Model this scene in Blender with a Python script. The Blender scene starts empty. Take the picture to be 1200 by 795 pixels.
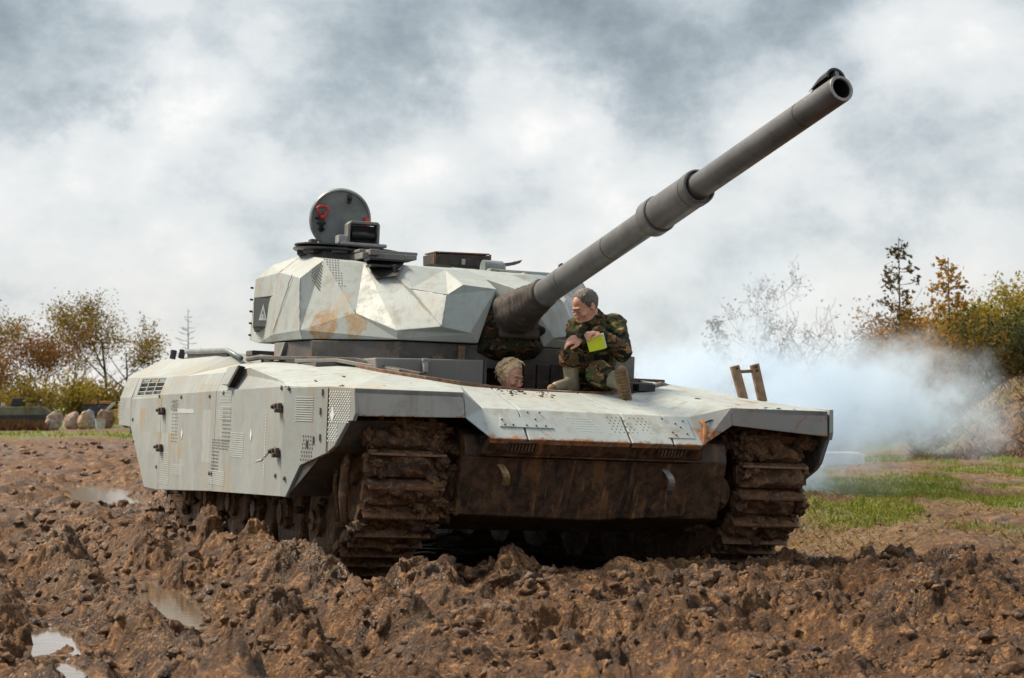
import bpy, bmesh, math, random
import numpy as np
from concurrent.futures import ThreadPoolExecutor
from mathutils import Vector, Matrix, noise as mnoise
random.seed(7)
rng = np.random.default_rng(11)
R = math.radians
scene = bpy.context.scene
C = scene.collection

# ------------------------------------------------------------------ camera
CAM_H = 1.42
cam_d = bpy.data.cameras.new("camera")
cam = bpy.data.objects.new("camera", cam_d)
C.objects.link(cam)
cam.location = (0, 0, CAM_H)
cam.rotation_euler = (R(90) + math.atan(72.5 / 2333.0), 0, 0)
cam_d.sensor_width = 36
cam_d.lens = 2333.0 / 1200 * 36
cam_d.clip_start = 0.1
cam_d.clip_end = 3000
cam_d.dof.use_dof = True
cam_d.dof.focus_distance = 14.9
cam_d.dof.aperture_fstop = 5.0
scene.camera = cam

# ------------------------------------------------------------------ render / exposure
scene.render.engine = 'CYCLES'
scene.view_settings.view_transform = 'Standard'
scene.view_settings.look = 'None'
scene.view_settings.exposure = 0.70
scene.view_settings.gamma = 1.0
scene.cycles.use_denoising = True
scene.cycles.max_bounces = 6
scene.cycles.volume_bounces = 5
scene.cycles.transparent_max_bounces = 12

# ------------------------------------------------------------------ world: nishita seen through a layer of broken cloud
SUN_EL, SUN_AZ = R(50), R(-66)      # azimuth measured from +Y (away from camera) towards +X; the sun stands left and a little behind
world = bpy.data.worlds.new("World")
scene.world = world
world.use_nodes = True
nt = world.node_tree
nt.nodes.clear()


class G:
    """tiny node-graph helper"""
    def __init__(self, nt):
        self.nt = nt

    def n(self, typ, ins=None, **props):
        nd = self.nt.nodes.new(typ)
        for k, v in props.items():
            setattr(nd, k, v)
        if ins:
            for k, v in ins.items():
                s = nd.inputs[k]
                if isinstance(v, bpy.types.NodeSocket):
                    self.nt.links.new(v, s)
                else:
                    s.default_value = v
        return nd

    def link(self, a, b):
        self.nt.links.new(a, b)

    def math(self, op, a, b=None, c=None, clamp=False):
        ins = {0: a}
        if b is not None:
            ins[1] = b
        if c is not None:
            ins[2] = c
        return self.n('ShaderNodeMath', ins, operation=op, use_clamp=clamp).outputs[0]

    def vmath(self, op, a, b=None):
        ins = {0: a}
        if b is not None:
            ins[1] = b
        return self.n('ShaderNodeVectorMath', ins, operation=op)

    def mix(self, f, a, b, blend='MIX'):
        nd = self.n('ShaderNodeMix', None, data_type='RGBA', blend_type=blend)
        for k, v in ((0, f), (6, a), (7, b)):
            s = nd.inputs[k]
            if isinstance(v, bpy.types.NodeSocket):
                self.nt.links.new(v, s)
            else:
                s.default_value = (v + (1,)) if isinstance(v, tuple) and len(v) == 3 else v
        return nd.outputs[2]

    def ramp(self, f, lo, hi, a=0.0, b=1.0, smooth=True):
        return self.n('ShaderNodeMapRange', {'Value': f, 'From Min': lo, 'From Max': hi, 'To Min': a, 'To Max': b},
                      interpolation_type='SMOOTHSTEP' if smooth else 'LINEAR').outputs[0]

    def noise(self, vec, scale, detail=4, rough=.55, dist=0.0, out=0):
        nd = self.n('ShaderNodeTexNoise', {'Scale': scale, 'Detail': detail, 'Roughness': rough, 'Distortion': dist})
        if vec is not None:
            self.nt.links.new(vec, nd.inputs['Vector'])
        return nd.outputs[out]

    def mapping(self, vec, scale=(1, 1, 1), loc=(0, 0, 0), rot=(0, 0, 0)):
        return self.n('ShaderNodeMapping', {'Vector': vec, 'Location': loc, 'Rotation': rot, 'Scale': scale}).outputs[0]


def direction(px, py):
    """unit direction of a feature of the sky, from its bearing and height in tan units"""
    x, z = (px - 600) / 2333.0, (470 - py) / 2333.0
    return Vector((x, 1, z)).normalized()


g = G(nt)
sky = g.n('ShaderNodeTexSky', sky_type='NISHITA', sun_disc=False)
sky.sun_elevation = SUN_EL
sky.sun_rotation = SUN_AZ
sky.air_density = 1.2
sky.dust_density = 1.5
dirv = g.n('ShaderNodeTexCoord').outputs['Generated']
dn = g.vmath('NORMALIZE', dirv).outputs[0]
m1 = g.mapping(dn, (1, 1, 1.7), (3.1, 1.7, 0.4))
big = g.noise(m1, 6.0, 9, .56, .1)
m2 = g.mapping(dn, (1, 1, 1.5), (8.6, 2.3, 1.1))
fine = g.noise(m2, 15.0, 10, .66, .05)
val = g.math('ADD', g.math('MULTIPLY', g.math('SUBTRACT', big, .5), .52), g.math('MULTIPLY', g.math('SUBTRACT', fine, .5), .80))
bil = g.n('ShaderNodeTexVoronoi', {'Vector': g.vmath('ADD', m2, g.vmath('MULTIPLY', g.n('ShaderNodeTexNoise', {'Vector': m2, 'Scale': 11.0, 'Detail': 6.0}).outputs[1], (.11, .11, .11)).outputs[0]).outputs[0], 'Scale': 13.0, 'Smoothness': .5}, feature='SMOOTH_F1').outputs['Distance']
val = g.math('ADD', val, g.math('MULTIPLY', g.math('SUBTRACT', .50, bil), .50))
# individual cloud masses: (bearing px, height px, radius, strength)
wdir = g.vmath('ADD', dn, g.vmath('MULTIPLY', g.n('ShaderNodeTexNoise', {'Vector': dn, 'Scale': 20.0, 'Detail': 7.0, 'Roughness': .62}).outputs[1], (.13, .0, .09)).outputs[0]).outputs[0]
wdir = g.vmath('SUBTRACT', wdir, (.065, 0, .045)).outputs[0]
for px, py, rad, st in ((20, 60, .075, -.30), (150, 60, .05, -.12), (380, 40, .085, -.12), (250, 20, .05, -.06), (450, 80, .05, -.13), (720, 40, .075, -.20), (870, 30, .070, -.20), (1000, 30, .06, -.12), (600, 40, .05, -.08),
                        (1170, 200, .060, .03), (1100, 240, .050, .04), (560, 240, .06, -.03), (720, 190, .06, -.04), (235, 200, .045, .08),
                        (640, 130, .035, .20), (200, 140, .032, .20), (130, 215, .035, .20), (300, 130, .03, .10), (540, 90, .03, .14), (900, 110, .04, .12), (1050, 90, .035, .14),
                        (690, 150, .03, .14), (1000, 220, .035, .18), (400, 240, .04, .08), (60, 240, .04, .08), (1000, 330, .06, .12),
                        (120, 400, .09, .14), (860, 300, .06, .06), (700, 330, .06, .05), (450, 350, .08, .04)):
    d = g.vmath('DISTANCE', wdir, tuple(direction(px, py))).outputs['Value']
    val = g.math('ADD', val, g.ramp(d, rad * 1.3, 0.0, 0.0, st))
sep = g.n('ShaderNodeSeparateXYZ', {0: dn})
# overhead the deck of cloud is as mottled as the strip in view
val = g.math('ADD', val, g.ramp(sep.outputs['Z'], .10, .30, .02, -.06))
cr = g.n('ShaderNodeValToRGB', {0: g.math('ADD', val, .5, clamp=True)})
e = cr.color_ramp.elements
e[0].position, e[0].color = .02, (.17, .205, .235, 1)
e[1].position, e[1].color = .93, (.76, .745, .725, 1)
for p, c in ((.22, (.29, .335, .365, 1)), (.38, (.42, .46, .485, 1)), (.52, (.535, .56, .572, 1)), (.70, (.61, .62, .622, 1))):
    el = e.new(p)
    el.color = c
cloudc = g.mix(1.0, cr.outputs[0], (1.0, 1.0, 1.0), 'MULTIPLY')
skyc = g.mix(1.0, sky.outputs[0], (.1, .1, .1), 'MULTIPLY')
warm = g.mix(g.ramp(sep.outputs['Z'], .10, .0), (1, 1, 1), (1.03, .99, .94))
cloudc = g.mix(1.0, cloudc, warm, 'MULTIPLY')
comb = g.mix(.95, skyc, cloudc)
bg = g.n('ShaderNodeBackground', {'Color': comb, 'Strength': .88})
out = g.n('ShaderNodeOutputWorld', {'Surface': bg.outputs[0]})

# ------------------------------------------------------------------ sun, veiled by cloud
sun_d = bpy.data.lights.new("sun", 'SUN')
sun_d.energy = 4.3
sun_d.angle = R(17)
sun_d.color = (1.0, .85, .66)
sun = bpy.data.objects.new("sun", sun_d)
C.objects.link(sun)
sdir = Vector((math.sin(SUN_AZ) * math.cos(SUN_EL), math.cos(SUN_AZ) * math.cos(SUN_EL), math.sin(SUN_EL)))
sun.rotation_euler = sdir.to_track_quat('Z', 'Y').to_euler()
sun.location = (-30, 20, 40)

# ------------------------------------------------------------------ material helpers


def new_mat(name):
    m = bpy.data.materials.new(name)
    m.use_nodes = True
    m.node_tree.nodes.clear()
    gg = G(m.node_tree)
    bs = gg.n('ShaderNodeBsdfPrincipled')
    o = gg.n('ShaderNodeOutputMaterial', {'Surface': bs.outputs[0]})
    return m, gg, bs, o


def setp(gg, bs, color=None, rough=None, bump=None, bump_s=.3, bump_d=.01, metal=None, spec=None):
    for k, v in (('Base Color', color), ('Roughness', rough), ('Metallic', metal), ('Specular IOR Level', spec)):
        if v is None:
            continue
        if isinstance(v, bpy.types.NodeSocket):
            gg.link(v, bs.inputs[k])
        else:
            bs.inputs[k].default_value = v + (1,) if isinstance(v, tuple) else v
    if bump is not None:
        b = gg.n('ShaderNodeBump', {'Height': bump, 'Strength': bump_s, 'Distance': bump_d})
        gg.link(b.outputs[0], bs.inputs['Normal'])


def objco(gg):
    return gg.n('ShaderNodeTexCoord').outputs['Object']


def simple(name, col, rough=.6, var=.25, scale=6, bump=.15, metal=0.0, dirt=0.0, dirtcol=(.12, .075, .045)):
    m, gg, bs, o = new_mat(name)
    co = objco(gg)
    n = gg.noise(co, scale, 5, .6)
    n2 = gg.noise(co, scale * 6, 4, .6)
    dk = tuple(c * (1 - var) for c in col)
    lt = tuple(min(1, c * (1 + var)) for c in col)
    c = gg.mix(gg.ramp(n, .3, .7), dk, lt)
    if dirt:
        c = gg.mix(gg.math('MULTIPLY', gg.ramp(gg.noise(co, scale * 2.3, 6, .65, .5), .62 - dirt * .35, .72 - dirt * .2), .9), c, dirtcol)
    setp(gg, bs, c, gg.ramp(n2, .3, .7, max(.05, rough - .1), min(1, rough + .1)), n2, bump, .006, metal)
    return m


def paint(name, base=(.43, .46, .44), rust=.25, mud=.2, edge=None, blocks=.5, stain=None):
    """matt pale tank paint: faded digital blocks, vertical dirt runs, rust freckles, dried mud"""
    m, gg, bs, o = new_mat(name)
    co = objco(gg)
    big = gg.noise(co, 1.3, 4, .55)
    c = gg.mix(gg.ramp(big, .3, .7), tuple(v * .9 for v in base), tuple(v * 1.06 for v in base))
    # faded square patches of the old scheme
    sc = gg.mapping(co, (3.3, 2.1, 4.6), (.3, .1, .2))
    fl = gg.vmath('FLOOR', sc).outputs[0]
    wn = gg.n('ShaderNodeTexWhiteNoise', {'Vector': fl}, noise_dimensions='3D')
    fade = gg.math('MULTIPLY', gg.ramp(gg.noise(co, 1.1, 2), .42, .62), blocks)
    c = gg.mix(gg.math('MULTIPLY', gg.ramp(wn.outputs[0], .80, .82), fade), c, (base[0] * 1.08, base[1] * .87, base[2] * .66))
    c = gg.mix(gg.math('MULTIPLY', gg.ramp(wn.outputs[0], .22, .20), fade), c, tuple(v * 1.16 for v in base))
    c = gg.mix(gg.math('MULTIPLY', gg.ramp(wn.outputs[0], .5, .52), gg.math('MULTIPLY', gg.ramp(wn.outputs[0], .62, .60), fade)), c, tuple(v * .86 for v in base))
    # runs
    st = gg.noise(gg.mapping(co, (9, 9, .8)), 1.0, 5, .6)
    c = gg.mix(gg.math('MULTIPLY', gg.ramp(st, .50, .72), .6), c, (.25, .205, .145))
    # grime
    gr = gg.noise(co, 7.0, 8, .68, .3)
    c = gg.mix(gg.math('MULTIPLY', gg.ramp(gr, .48, .70), .5), c, (.20, .185, .16))
    # scratches, bare pale scuffs
    sf = gg.noise(gg.mapping(co, (2, 2, 14), rot=(.5, .3, .7)), 2.0, 6, .7)
    c = gg.mix(gg.math('MULTIPLY', gg.ramp(sf, .66, .72), .4), c, tuple(min(1, v * 1.35) for v in base))
    # rust
    rn = gg.noise(co, 5.5, 9, .72, .6)
    rb = gg.noise(co, 1.7, 3, .5)
    rm = gg.ramp(gg.math('ADD', rn, gg.math('MULTIPLY', gg.math('SUBTRACT', rb, .5), .5)), .76 - rust * .3, .80 - rust * .22)
    rc = gg.mix(gg.noise(co, 30, 3), (.16, .065, .028), (.36, .17, .06))
    c = gg.mix(gg.math('MULTIPLY', rm, .8), c, rc)
    if stain:
        # yellow-brown filler stains with their own outlines
        sw = gg.vmath('SUBTRACT', gg.n('ShaderNodeTexNoise', {'Vector': co, 'Scale': 6.0, 'Detail': 7.0, 'Roughness': .65}).outputs[1], (.5, .5, .5)).outputs[0]
        sco = gg.vmath('ADD', co, gg.vmath('MULTIPLY', sw, (.42, .42, .42)).outputs[0]).outputs[0]
        for p, r, k, cc in stain:
            dd = gg.vmath('DISTANCE', sco, p).outputs['Value']
            c = gg.mix(gg.math('MULTIPLY', gg.ramp(dd, r, r * .75), gg.ramp(gg.noise(co, 16, 7, .7), .40, .60, k * .45, k)), c, cc)
    if edge:
        # rust creeping up from a worn lower edge
        zz = gg.n('ShaderNodeSeparateXYZ', {0: co}).outputs['Z']
        en = gg.noise(co, 9, 8, .7, .4)
        em = gg.ramp(gg.math('ADD', gg.math('MULTIPLY', gg.ramp(zz, edge[1], edge[0], 0, 1, False), .75), gg.math('MULTIPLY', gg.math('SUBTRACT', en, .5), 1.3)), .55, .70)
        c = gg.mix(gg.math('MULTIPLY', em, .9), c, gg.mix(gg.ramp(gg.noise(co, 26, 5), .35, .65), (.14, .055, .022), (.40, .165, .05)))
    # mud
    if mud > 0:
        mn = gg.noise(co, 3.6, 10, .72, .4)
        mm = gg.ramp(mn, .74 - mud * .35, .80 - mud * .30)
        c = gg.mix(gg.math('MULTIPLY', mm, .85), c, gg.mix(gg.noise(co, 12, 4), (.10, .06, .035), (.22, .15, .09)))
    bmp = gg.math('ADD', gg.math('MULTIPLY', gg.noise(co, 2.5, 2), 2.2), gg.noise(co, 60, 3))
    setp(gg, bs, c, gg.ramp(gr, .3, .7, .42, .68), bmp, .22, .006)
    return m


def mud_mat(name, dark=(.035, .017, .008), mid=(.125, .062, .028), light=(.29, .17, .092), scale=1.0, wet=1.0, bump_d=.03):
    m, gg, bs, o = new_mat(name)
    co = gg.n('ShaderNodeNewGeometry').outputs['Position']
    n1 = gg.noise(co, 2.2 * scale, 6, .62, .3)
    n2 = gg.noise(co, 11 * scale, 8, .66, .5)
    n3 = gg.noise(co, 48 * scale, 6, .65)
    c = gg.mix(gg.ramp(gg.math('ADD', gg.math('MULTIPLY', n1, .45), gg.math('MULTIPLY', n2, .55)), .36, .62), dark, mid)
    c = gg.mix(gg.ramp(gg.math('ADD', gg.math('MULTIPLY', n2, .5), gg.math('MULTIPLY', n3, .5)), .50, .64, 0, .85), c, light)
    ro = gg.ramp(gg.math('ADD', gg.math('MULTIPLY', n1, .5), gg.math('MULTIPLY', n3, .5)), .38, .60, .30 if wet else .6, .85)
    h = gg.math('ADD', gg.math('MULTIPLY', n2, 1.0), gg.math('MULTIPLY', n3, .5))
    setp(gg, bs, c, ro, h, 1.0, bump_d)
    return m


def mat_camo(name, sc=1.0, dark=1.0):
    m, gg, bs, o = new_mat(name)
    co = gg.n('ShaderNodeNewGeometry').outputs['Position']
    w = gg.mapping(co, (1, 1, 1.6), rot=(.2, .5, .3))
    def k(v): return tuple(x * dark for x in v)
    a = gg.noise(w, 7.5 * sc, 3, .55, .8)
    b = gg.noise(gg.mapping(w, loc=(4, 2, 7)), 9 * sc, 3, .55, .9)
    d = gg.noise(gg.mapping(w, loc=(14, 9, 3)), 10 * sc, 3, .55, .9)
    c = gg.mix(gg.ramp(a, .49, .52), k((.045, .060, .022)), k((.095, .052, .026)))
    c = gg.mix(gg.ramp(b, .56, .58), c, k((.235, .145, .065)))
    c = gg.mix(gg.ramp(d, .54, .56), c, k((.012, .011, .010)))
    f = gg.noise(co, 240, 2)
    setp(gg, bs, c, .88, gg.math('ADD', gg.math('MULTIPLY', gg.noise(co, 26, 4, .6, .6), 1.5), gg.math('MULTIPLY', f, .2)), .6, .012, spec=.2)
    return m


M = {}
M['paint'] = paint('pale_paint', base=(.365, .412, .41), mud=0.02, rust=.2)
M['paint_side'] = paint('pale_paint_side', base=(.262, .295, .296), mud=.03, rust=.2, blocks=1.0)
M['paint_front'] = paint('pale_paint_front', base=(.355, .40, .398), mud=.16, rust=.46, blocks=.3, edge=(1.125, 1.20))
M['paint_fender'] = paint('worn_grey_paint', base=(.25, .26, .262), mud=.3, rust=.62, blocks=.2, edge=(1.235, 1.275))
M['paint_fender2'] = paint('worn_pale_grey_paint', base=(.35, .375, .372), mud=.16, rust=.5, blocks=.2, edge=(1.245, 1.29))
M['paint_turret'] = paint('pale_paint_turret', base=(.31, .355, .356), mud=0.0, rust=.16, blocks=.15, stain=(((1.12, -1.36, 1.96), .17, .95, (.27, .155, .048)), ((1.36, -1.15, 1.99), .12, .9, (.29, .17, .055)), ((1.16, -1.24, 2.13), .13, .45, (.36, .27, .14)), ((1.66, -.70, 2.12), .12, .25, (.33, .25, .14)), ((1.35, -.78, 2.2), .10, .22, (.33, .25, .15))))
M['paint_grey'] = paint('mid_grey_paint', base=(.16, .165, .165), mud=.1, rust=.2, blocks=.1)
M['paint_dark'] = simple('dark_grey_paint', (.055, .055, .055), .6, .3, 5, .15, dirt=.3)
M['gun'] = simple('gun_grey', (.098, .101, .106), .42, .24, 4, .12, dirt=.10, dirtcol=(.06, .05, .045))
M['gun_light'] = simple('muzzle_ring_grey', (.26, .26, .265), .4, .2, 30, .1)
M['bore'] = simple('bore_black', (.006, .006, .006), .7, .2)
M['steel'] = simple('dark_steel', (.03, .031, .033), .4, .3, 8, .15, metal=.4)
M['hatchgrey'] = simple('hatch_grey', (.17, .195, .20), .45, .22, 7, .1)
M['red'] = simple('red_paint', (.55, .04, .02), .45, .15)
M['black'] = simple('black_void', (.008, .008, .008), .8, .2)
M['rustbar'] = simple('worn_rust', (.17, .088, .045), .55, .45, 14, .3, dirt=.45, dirtcol=(.075, .045, .026))
M['dark_rust'] = simple('dark_rust', (.060, .040, .030), .6, .45, 20, .3)
M['tan'] = simple('tan_steel', (.36, .24, .13), .6, .3, 12, .25, dirt=.35)
M['weld'] = simple('weld_bead', (.30, .33, .33), .6, .3, 40, .3, dirt=.3, dirtcol=(.16, .10, .06))
M['white'] = simple('white_print', (.62, .66, .65), .6, .1)
M['pale_dot'] = simple('pale_print', (.42, .465, .46), .6, .08)
M['slot'] = simple('dark_slot', (.13, .13, .12), .8, .2)
M['rubber'] = simple('muddy_rubber', (.022, .018, .015), .85, .3, 10, .3, dirt=.55, dirtcol=(.085, .052, .03))
M['mud'] = mud_mat('track_mud', (.034, .016, .007), (.130, .066, .028), (.30, .165, .078), 1.6, bump_d=.02)
M['hullmud'] = None
M['camo'] = mat_camo('camouflage_cloth')
M['camo_dark'] = mat_camo('dark_camouflage_cover', 1.1, .34)
M['canvas'] = simple('brown_canvas', (.036, .029, .026), .8, .35, 10, .5, dirt=.12, dirtcol=(.11, .065, .035))
M['skin'] = simple('skin', (.56, .285, .205), .5, .14, 18, .1)
M['lip'] = simple('lip', (.36, .13, .11), .5, .1)
M['hair_dark'] = simple('dark_hair', (.105, .092, .084), .6, .5, 60, .6)
M['hair_fair'] = simple('fair_hair', (.70, .52, .32), .5, .35, 45, .4)
M['boot'] = simple('boot_rubber', (.21, .19, .135), .55, .2, 9, .1, dirt=.25, dirtcol=(.20, .13, .07))
M['sole'] = simple('muddy_sole', (.16, .10, .05), .75, .4, 24, .5)
M['yellow'] = simple('fluorescent_cover', (.56, .66, .02), .5, .06)
M['paper'] = simple('paper', (.62, .68, .74), .6, .05)
M['wood'] = simple('weathered_wood', (.23, .15, .09), .75, .4, 10, .3)
M['eyewhite'] = simple('eye_white', (.55, .5, .47), .3, .05)
M['eyedark'] = simple('eye_dark', (.02, .015, .012), .25, .1)

# rusty, mud-streaked nose plates
m, gg, bs, o = new_mat('muddy_rusty_plate')
co = objco(gg)
st = gg.noise(gg.mapping(co, (5, 5, .9), rot=(.35, 0, 0)), 1.6, 7, .66, .5)
fi = gg.noise(co, 13, 8, .7, .3)
c = gg.mix(gg.ramp(fi, .35, .65), (.022, .013, .008), (.080, .042, .022))
st2 = gg.noise(gg.mapping(co, (1, 8, 1.3), rot=(.45, 0, 0)), 1.3, 7, .66, .3)
c = gg.mix(gg.ramp(st, .52, .62, 0, .75), c, (.150, .075, .032))
c = gg.mix(gg.math('MULTIPLY', gg.ramp(st2, .55, .62, 0, .9), gg.ramp(gg.noise(co, 2.2, 3), .45, .60)), c, (.23, .115, .045))
c = gg.mix(gg.ramp(st2, .44, .36, 0, .92), c, (.008, .006, .005))
setp(gg, bs, c, gg.ramp(fi, .3, .7, .4, .75), gg.math('ADD', st, fi), .5, .02)
M['hullmud'] = m

# ------------------------------------------------------------------ object helpers


def tag(o, label=None, cat=None, group=None, kind=None):
    if label: o['label'] = label
    if cat: o['category'] = cat
    if group: o['group'] = group
    if kind: o['kind'] = kind
    return o


def empty(name, loc=(0, 0, 0), rot=(0, 0, 0)):
    o = bpy.data.objects.new(name, None)
    o.empty_display_size = .3
    C.objects.link(o)
    o.location = loc
    o.rotation_euler = rot
    return o


def link_mesh(name, me, mats, parent=None, smooth=False):
    for mt in (mats if isinstance(mats, (list, tuple)) else [mats]):
        me.materials.append(mt)
    if smooth:
        me.polygons.foreach_set('use_smooth', [True] * len(me.polygons))
    o = bpy.data.objects.new(name, me)
    C.objects.link(o)
    if parent is not None:
        o.parent = parent
    return o


def pmesh(name, v, f, mats, parent=None, smooth=False, bevel=0, fixn=True, seg=2):
    me = bpy.data.meshes.new(name)
    me.from_pydata([tuple(map(float, p)) for p in v], [], [tuple(int(i) for i in q) for q in f])
    if fixn:
        bm = bmesh.new()
        bm.from_mesh(me)
        bmesh.ops.recalc_face_normals(bm, faces=bm.faces)
        bm.to_mesh(me)
        bm.free()
    o = link_mesh(name, me, mats, parent, smooth)
    if bevel:
        md = o.modifiers.new('bevel', 'BEVEL')
        md.width = bevel
        md.segments = seg
        md.limit_method = 'ANGLE'
        md.angle_limit = R(28)
    return o


def npmesh(name, V, F, mats, parent=None, smooth=False):
    """numpy arrays -> mesh; F is (n,3) or (n,4)"""
    V = np.asarray(V, np.float32)
    F = np.asarray(F, np.int32)
    k = F.shape[1]
    me = bpy.data.meshes.new(name)
    me.vertices.add(len(V))
    me.vertices.foreach_set('co', V.ravel())
    me.loops.add(F.size)
    me.loops.foreach_set('vertex_index', F.ravel())
    me.polygons.add(len(F))
    me.polygons.foreach_set('loop_start', np.arange(0, F.size, k, dtype=np.int32))
    if smooth:
        me.polygons.foreach_set('use_smooth', np.ones(len(F), bool))
    me.update(calc_edges=True)
    return link_mesh(name, me, mats, parent)


class MB:
    """collects shapes into one mesh"""
    def __init__(self):
        self.v, self.f = [], []

    def add(self, v, f):
        b = len(self.v)
        self.v += [tuple(p) for p in v]
        self.f += [tuple(i + b for i in q) for q in f]
        return self

    def box(self, c, s, mat=None):
        x, y, z = (k / 2 for k in s)
        vs = [Vector((a * x, b * y, d * z)) for a in (-1, 1) for b in (-1, 1) for d in (-1, 1)]
        if mat is not None:
            vs = [mat @ q for q in vs]
        vs = [q + Vector(c) for q in vs]
        return self.add(vs, [(0, 1, 3, 2), (4, 6, 7, 5), (0, 4, 5, 1), (2, 3, 7, 6), (0, 2, 6, 4), (1, 5, 7, 3)])

    def prism(self, pts, n):
        """planar outline pts extruded by vector n"""
        k = len(pts)
        n = Vector(n)
        v = [Vector(p) for p in pts] + [Vector(p) + n for p in pts]
        f = [tuple(range(k)), tuple(range(2 * k - 1, k - 1, -1))]
        f += [(i, (i + 1) % k, (i + 1) % k + k, i + k) for i in range(k)]
        return self.add(v, f)

    def tube(self, pts, rad, seg=8, cap=True):
        pts = [Vector(p) for p in pts]
        if not isinstance(rad, (list, tuple)):
            rad = [rad] * len(pts)
        v, f = [], []
        ref = Vector((.31, .17, .93))
        for i, p in enumerate(pts):
            d = (pts[min(i + 1, len(pts) - 1)] - pts[max(i - 1, 0)]).normalized()
            a = d.cross(ref)
            if a.length < 1e-3:
                a = d.cross(Vector((1, 0, 0)))
            a.normalize()
            b = d.cross(a)
            for k in range(seg):
                t = 2 * math.pi * k / seg
                v.append(p + (a * math.cos(t) + b * math.sin(t)) * rad[i])
        for i in range(len(pts) - 1):
            for k in range(seg):
                f.append((i * seg + k, i * seg + (k + 1) % seg, (i + 1) * seg + (k + 1) % seg, (i + 1) * seg + k))
        if cap:
            f.append(tuple(range(seg)))
            f.append(tuple((len(pts) - 1) * seg + k for k in range(seg - 1, -1, -1)))
        return self.add(v, f)

    def lathe(self, prof, origin, axis, seg=32, close=True):
        """prof: (distance along the axis, radius)"""
        axis = Vector(axis).normalized()
        a = axis.cross(Vector((0, 0, 1)))
        if a.length < 1e-3:
            a = Vector((1, 0, 0))
        a.normalize()
        b = axis.cross(a)
        o = Vector(origin)
        v, f = [], []
        for s, r in prof:
            for k in range(seg):
                t = 2 * math.pi * k / seg
                v.append(o + axis * s + (a * math.cos(t) + b * math.sin(t)) * r)
        n = len(prof)
        for i in range(n - 1):
            for k in range(seg):
                f.append((i * seg + k, i * seg + (k + 1) % seg, (i + 1) * seg + (k + 1) % seg, (i + 1) * seg + k))
        if close:
            f.append(tuple(range(seg)))
            f.append(tuple((n - 1) * seg + k for k in range(seg)))
        return self.add(v, f)

    def build(self, name, mats, parent=None, smooth=False, bevel=0, fixn=True):
        return pmesh(name, self.v, self.f, mats, parent, smooth, bevel, fixn)


def auto_smooth(o, ang=35):
    """smooth shading with sharp edges kept"""
    me = o.data
    bm = bmesh.new()
    bm.from_mesh(me)
    for f in bm.faces:
        f.smooth = True
    for ed in bm.edges:
        if len(ed.link_faces) == 2 and ed.calc_face_angle(0) > R(ang):
            ed.smooth = False
    bm.to_mesh(me)
    bm.free()
    return o


# ------------------------------------------------------------------ numpy noise


def _hash(ix, iy, seed):
    h = ix.astype(np.int64).astype(np.uint32) * np.uint32(374761393)
    h += iy.astype(np.int64).astype(np.uint32) * np.uint32(668265263)
    h += np.uint32((seed * 1442695041) & 0xffffffff)
    h ^= h >> np.uint32(13)
    h *= np.uint32(1274126177)
    h ^= h >> np.uint32(16)
    h *= np.uint32(2246822519)
    h ^= h >> np.uint32(15)
    return h


def pn(x, y, seed=0):
    ix, iy = np.floor(x), np.floor(y)
    fx, fy = x - ix, y - iy
    u, v = fx * fx * fx * (fx * (fx * 6 - 15) + 10), fy * fy * fy * (fy * (fy * 6 - 15) + 10)

    def gr(ax, ay, dx, dy):
        a = _hash(ax, ay, seed).astype(np.float32) * np.float32(2 * np.pi / 4294967296.0)
        return np.cos(a) * dx + np.sin(a) * dy
    a = gr(ix, iy, fx, fy)
    b = gr(ix + 1, iy, fx - 1, fy)
    c = gr(ix, iy + 1, fx, fy - 1)
    d = gr(ix + 1, iy + 1, fx - 1, fy - 1)
    return (a + (b - a) * u + (c - a) * v + (a - b - c + d) * u * v) * 1.5


def fbm(x, y, seed=0, oct=4, gain=.5):
    s, a = 0, 1.0
    for i in range(oct):
        s = s + a * pn(x * 2 ** i, y * 2 ** i, seed + i * 17)
        a *= gain
    return s


def lumps(x, y, s, seed, power=1.0):
    """rounded clods of size s: 0..1"""
    gx, gy = x / s, y / s
    ix, iy = np.floor(gx), np.floor(gy)
    best = np.zeros_like(gx)
    for dx in (-1, 0, 1):
        for dy in (-1, 0, 1):
            cx, cy = ix + dx, iy + dy
            hA = _hash(cx, cy, seed)
            hB = _hash(cx, cy, seed + 5)
            k16 = np.float32(1 / 65536.0)
            h1 = (hA & np.uint32(65535)).astype(np.float32) * k16
            h2 = (hA >> np.uint32(16)).astype(np.float32) * k16
            h3 = (hB & np.uint32(65535)).astype(np.float32) * k16
            h4 = (hB >> np.uint32(16)).astype(np.float32) * k16
            ang = h4 * np.pi
            ux, uy = gx - (cx + h1), gy - (cy + h2)
            ca, sa = np.cos(ang), np.sin(ang)
            px, py = (ux * ca + uy * sa), (-ux * sa + uy * ca)
            rad = .45 + .5 * h3
            q = 1 - (px * px + py * py * 2.2) / (rad * rad)
            best = np.maximum(best, np.clip(q, 0, 1) ** .42 * (.25 + .75 * h3) ** power * (.72 + .5 * px / rad))
    return best


def sstep(x, a, b):
    t = np.clip((x - a) / (b - a), 0, 1)
    return t * t * (3 - 2 * t)


# ------------------------------------------------------------------ tank frame (also used by the ground)
TH, ROLL = R(20.5), R(-2.4)
TANK_LOC = Vector((-.70, 17.40, 0))
TANK_ROT = (ROLL, 0, TH - R(90))
TFX, TFY = math.sin(TH), -math.cos(TH)      # forward
TLX, TLY = math.cos(TH), math.sin(TH)       # left

# puddles: x, y, long radius, short radius, angle, water level
PUDDLES = [(-2.22, 13.0, 1.4, .17, R(106), .11), (-5.6, 27.0, 3.6, .45, R(106), .14), (-2.40, 10.3, .95, .15, R(104), .125), (.20, 11.0, .55, .15, R(95), .10), (-2.08, 9.3, .5, .09, R(104), .115)]


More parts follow.
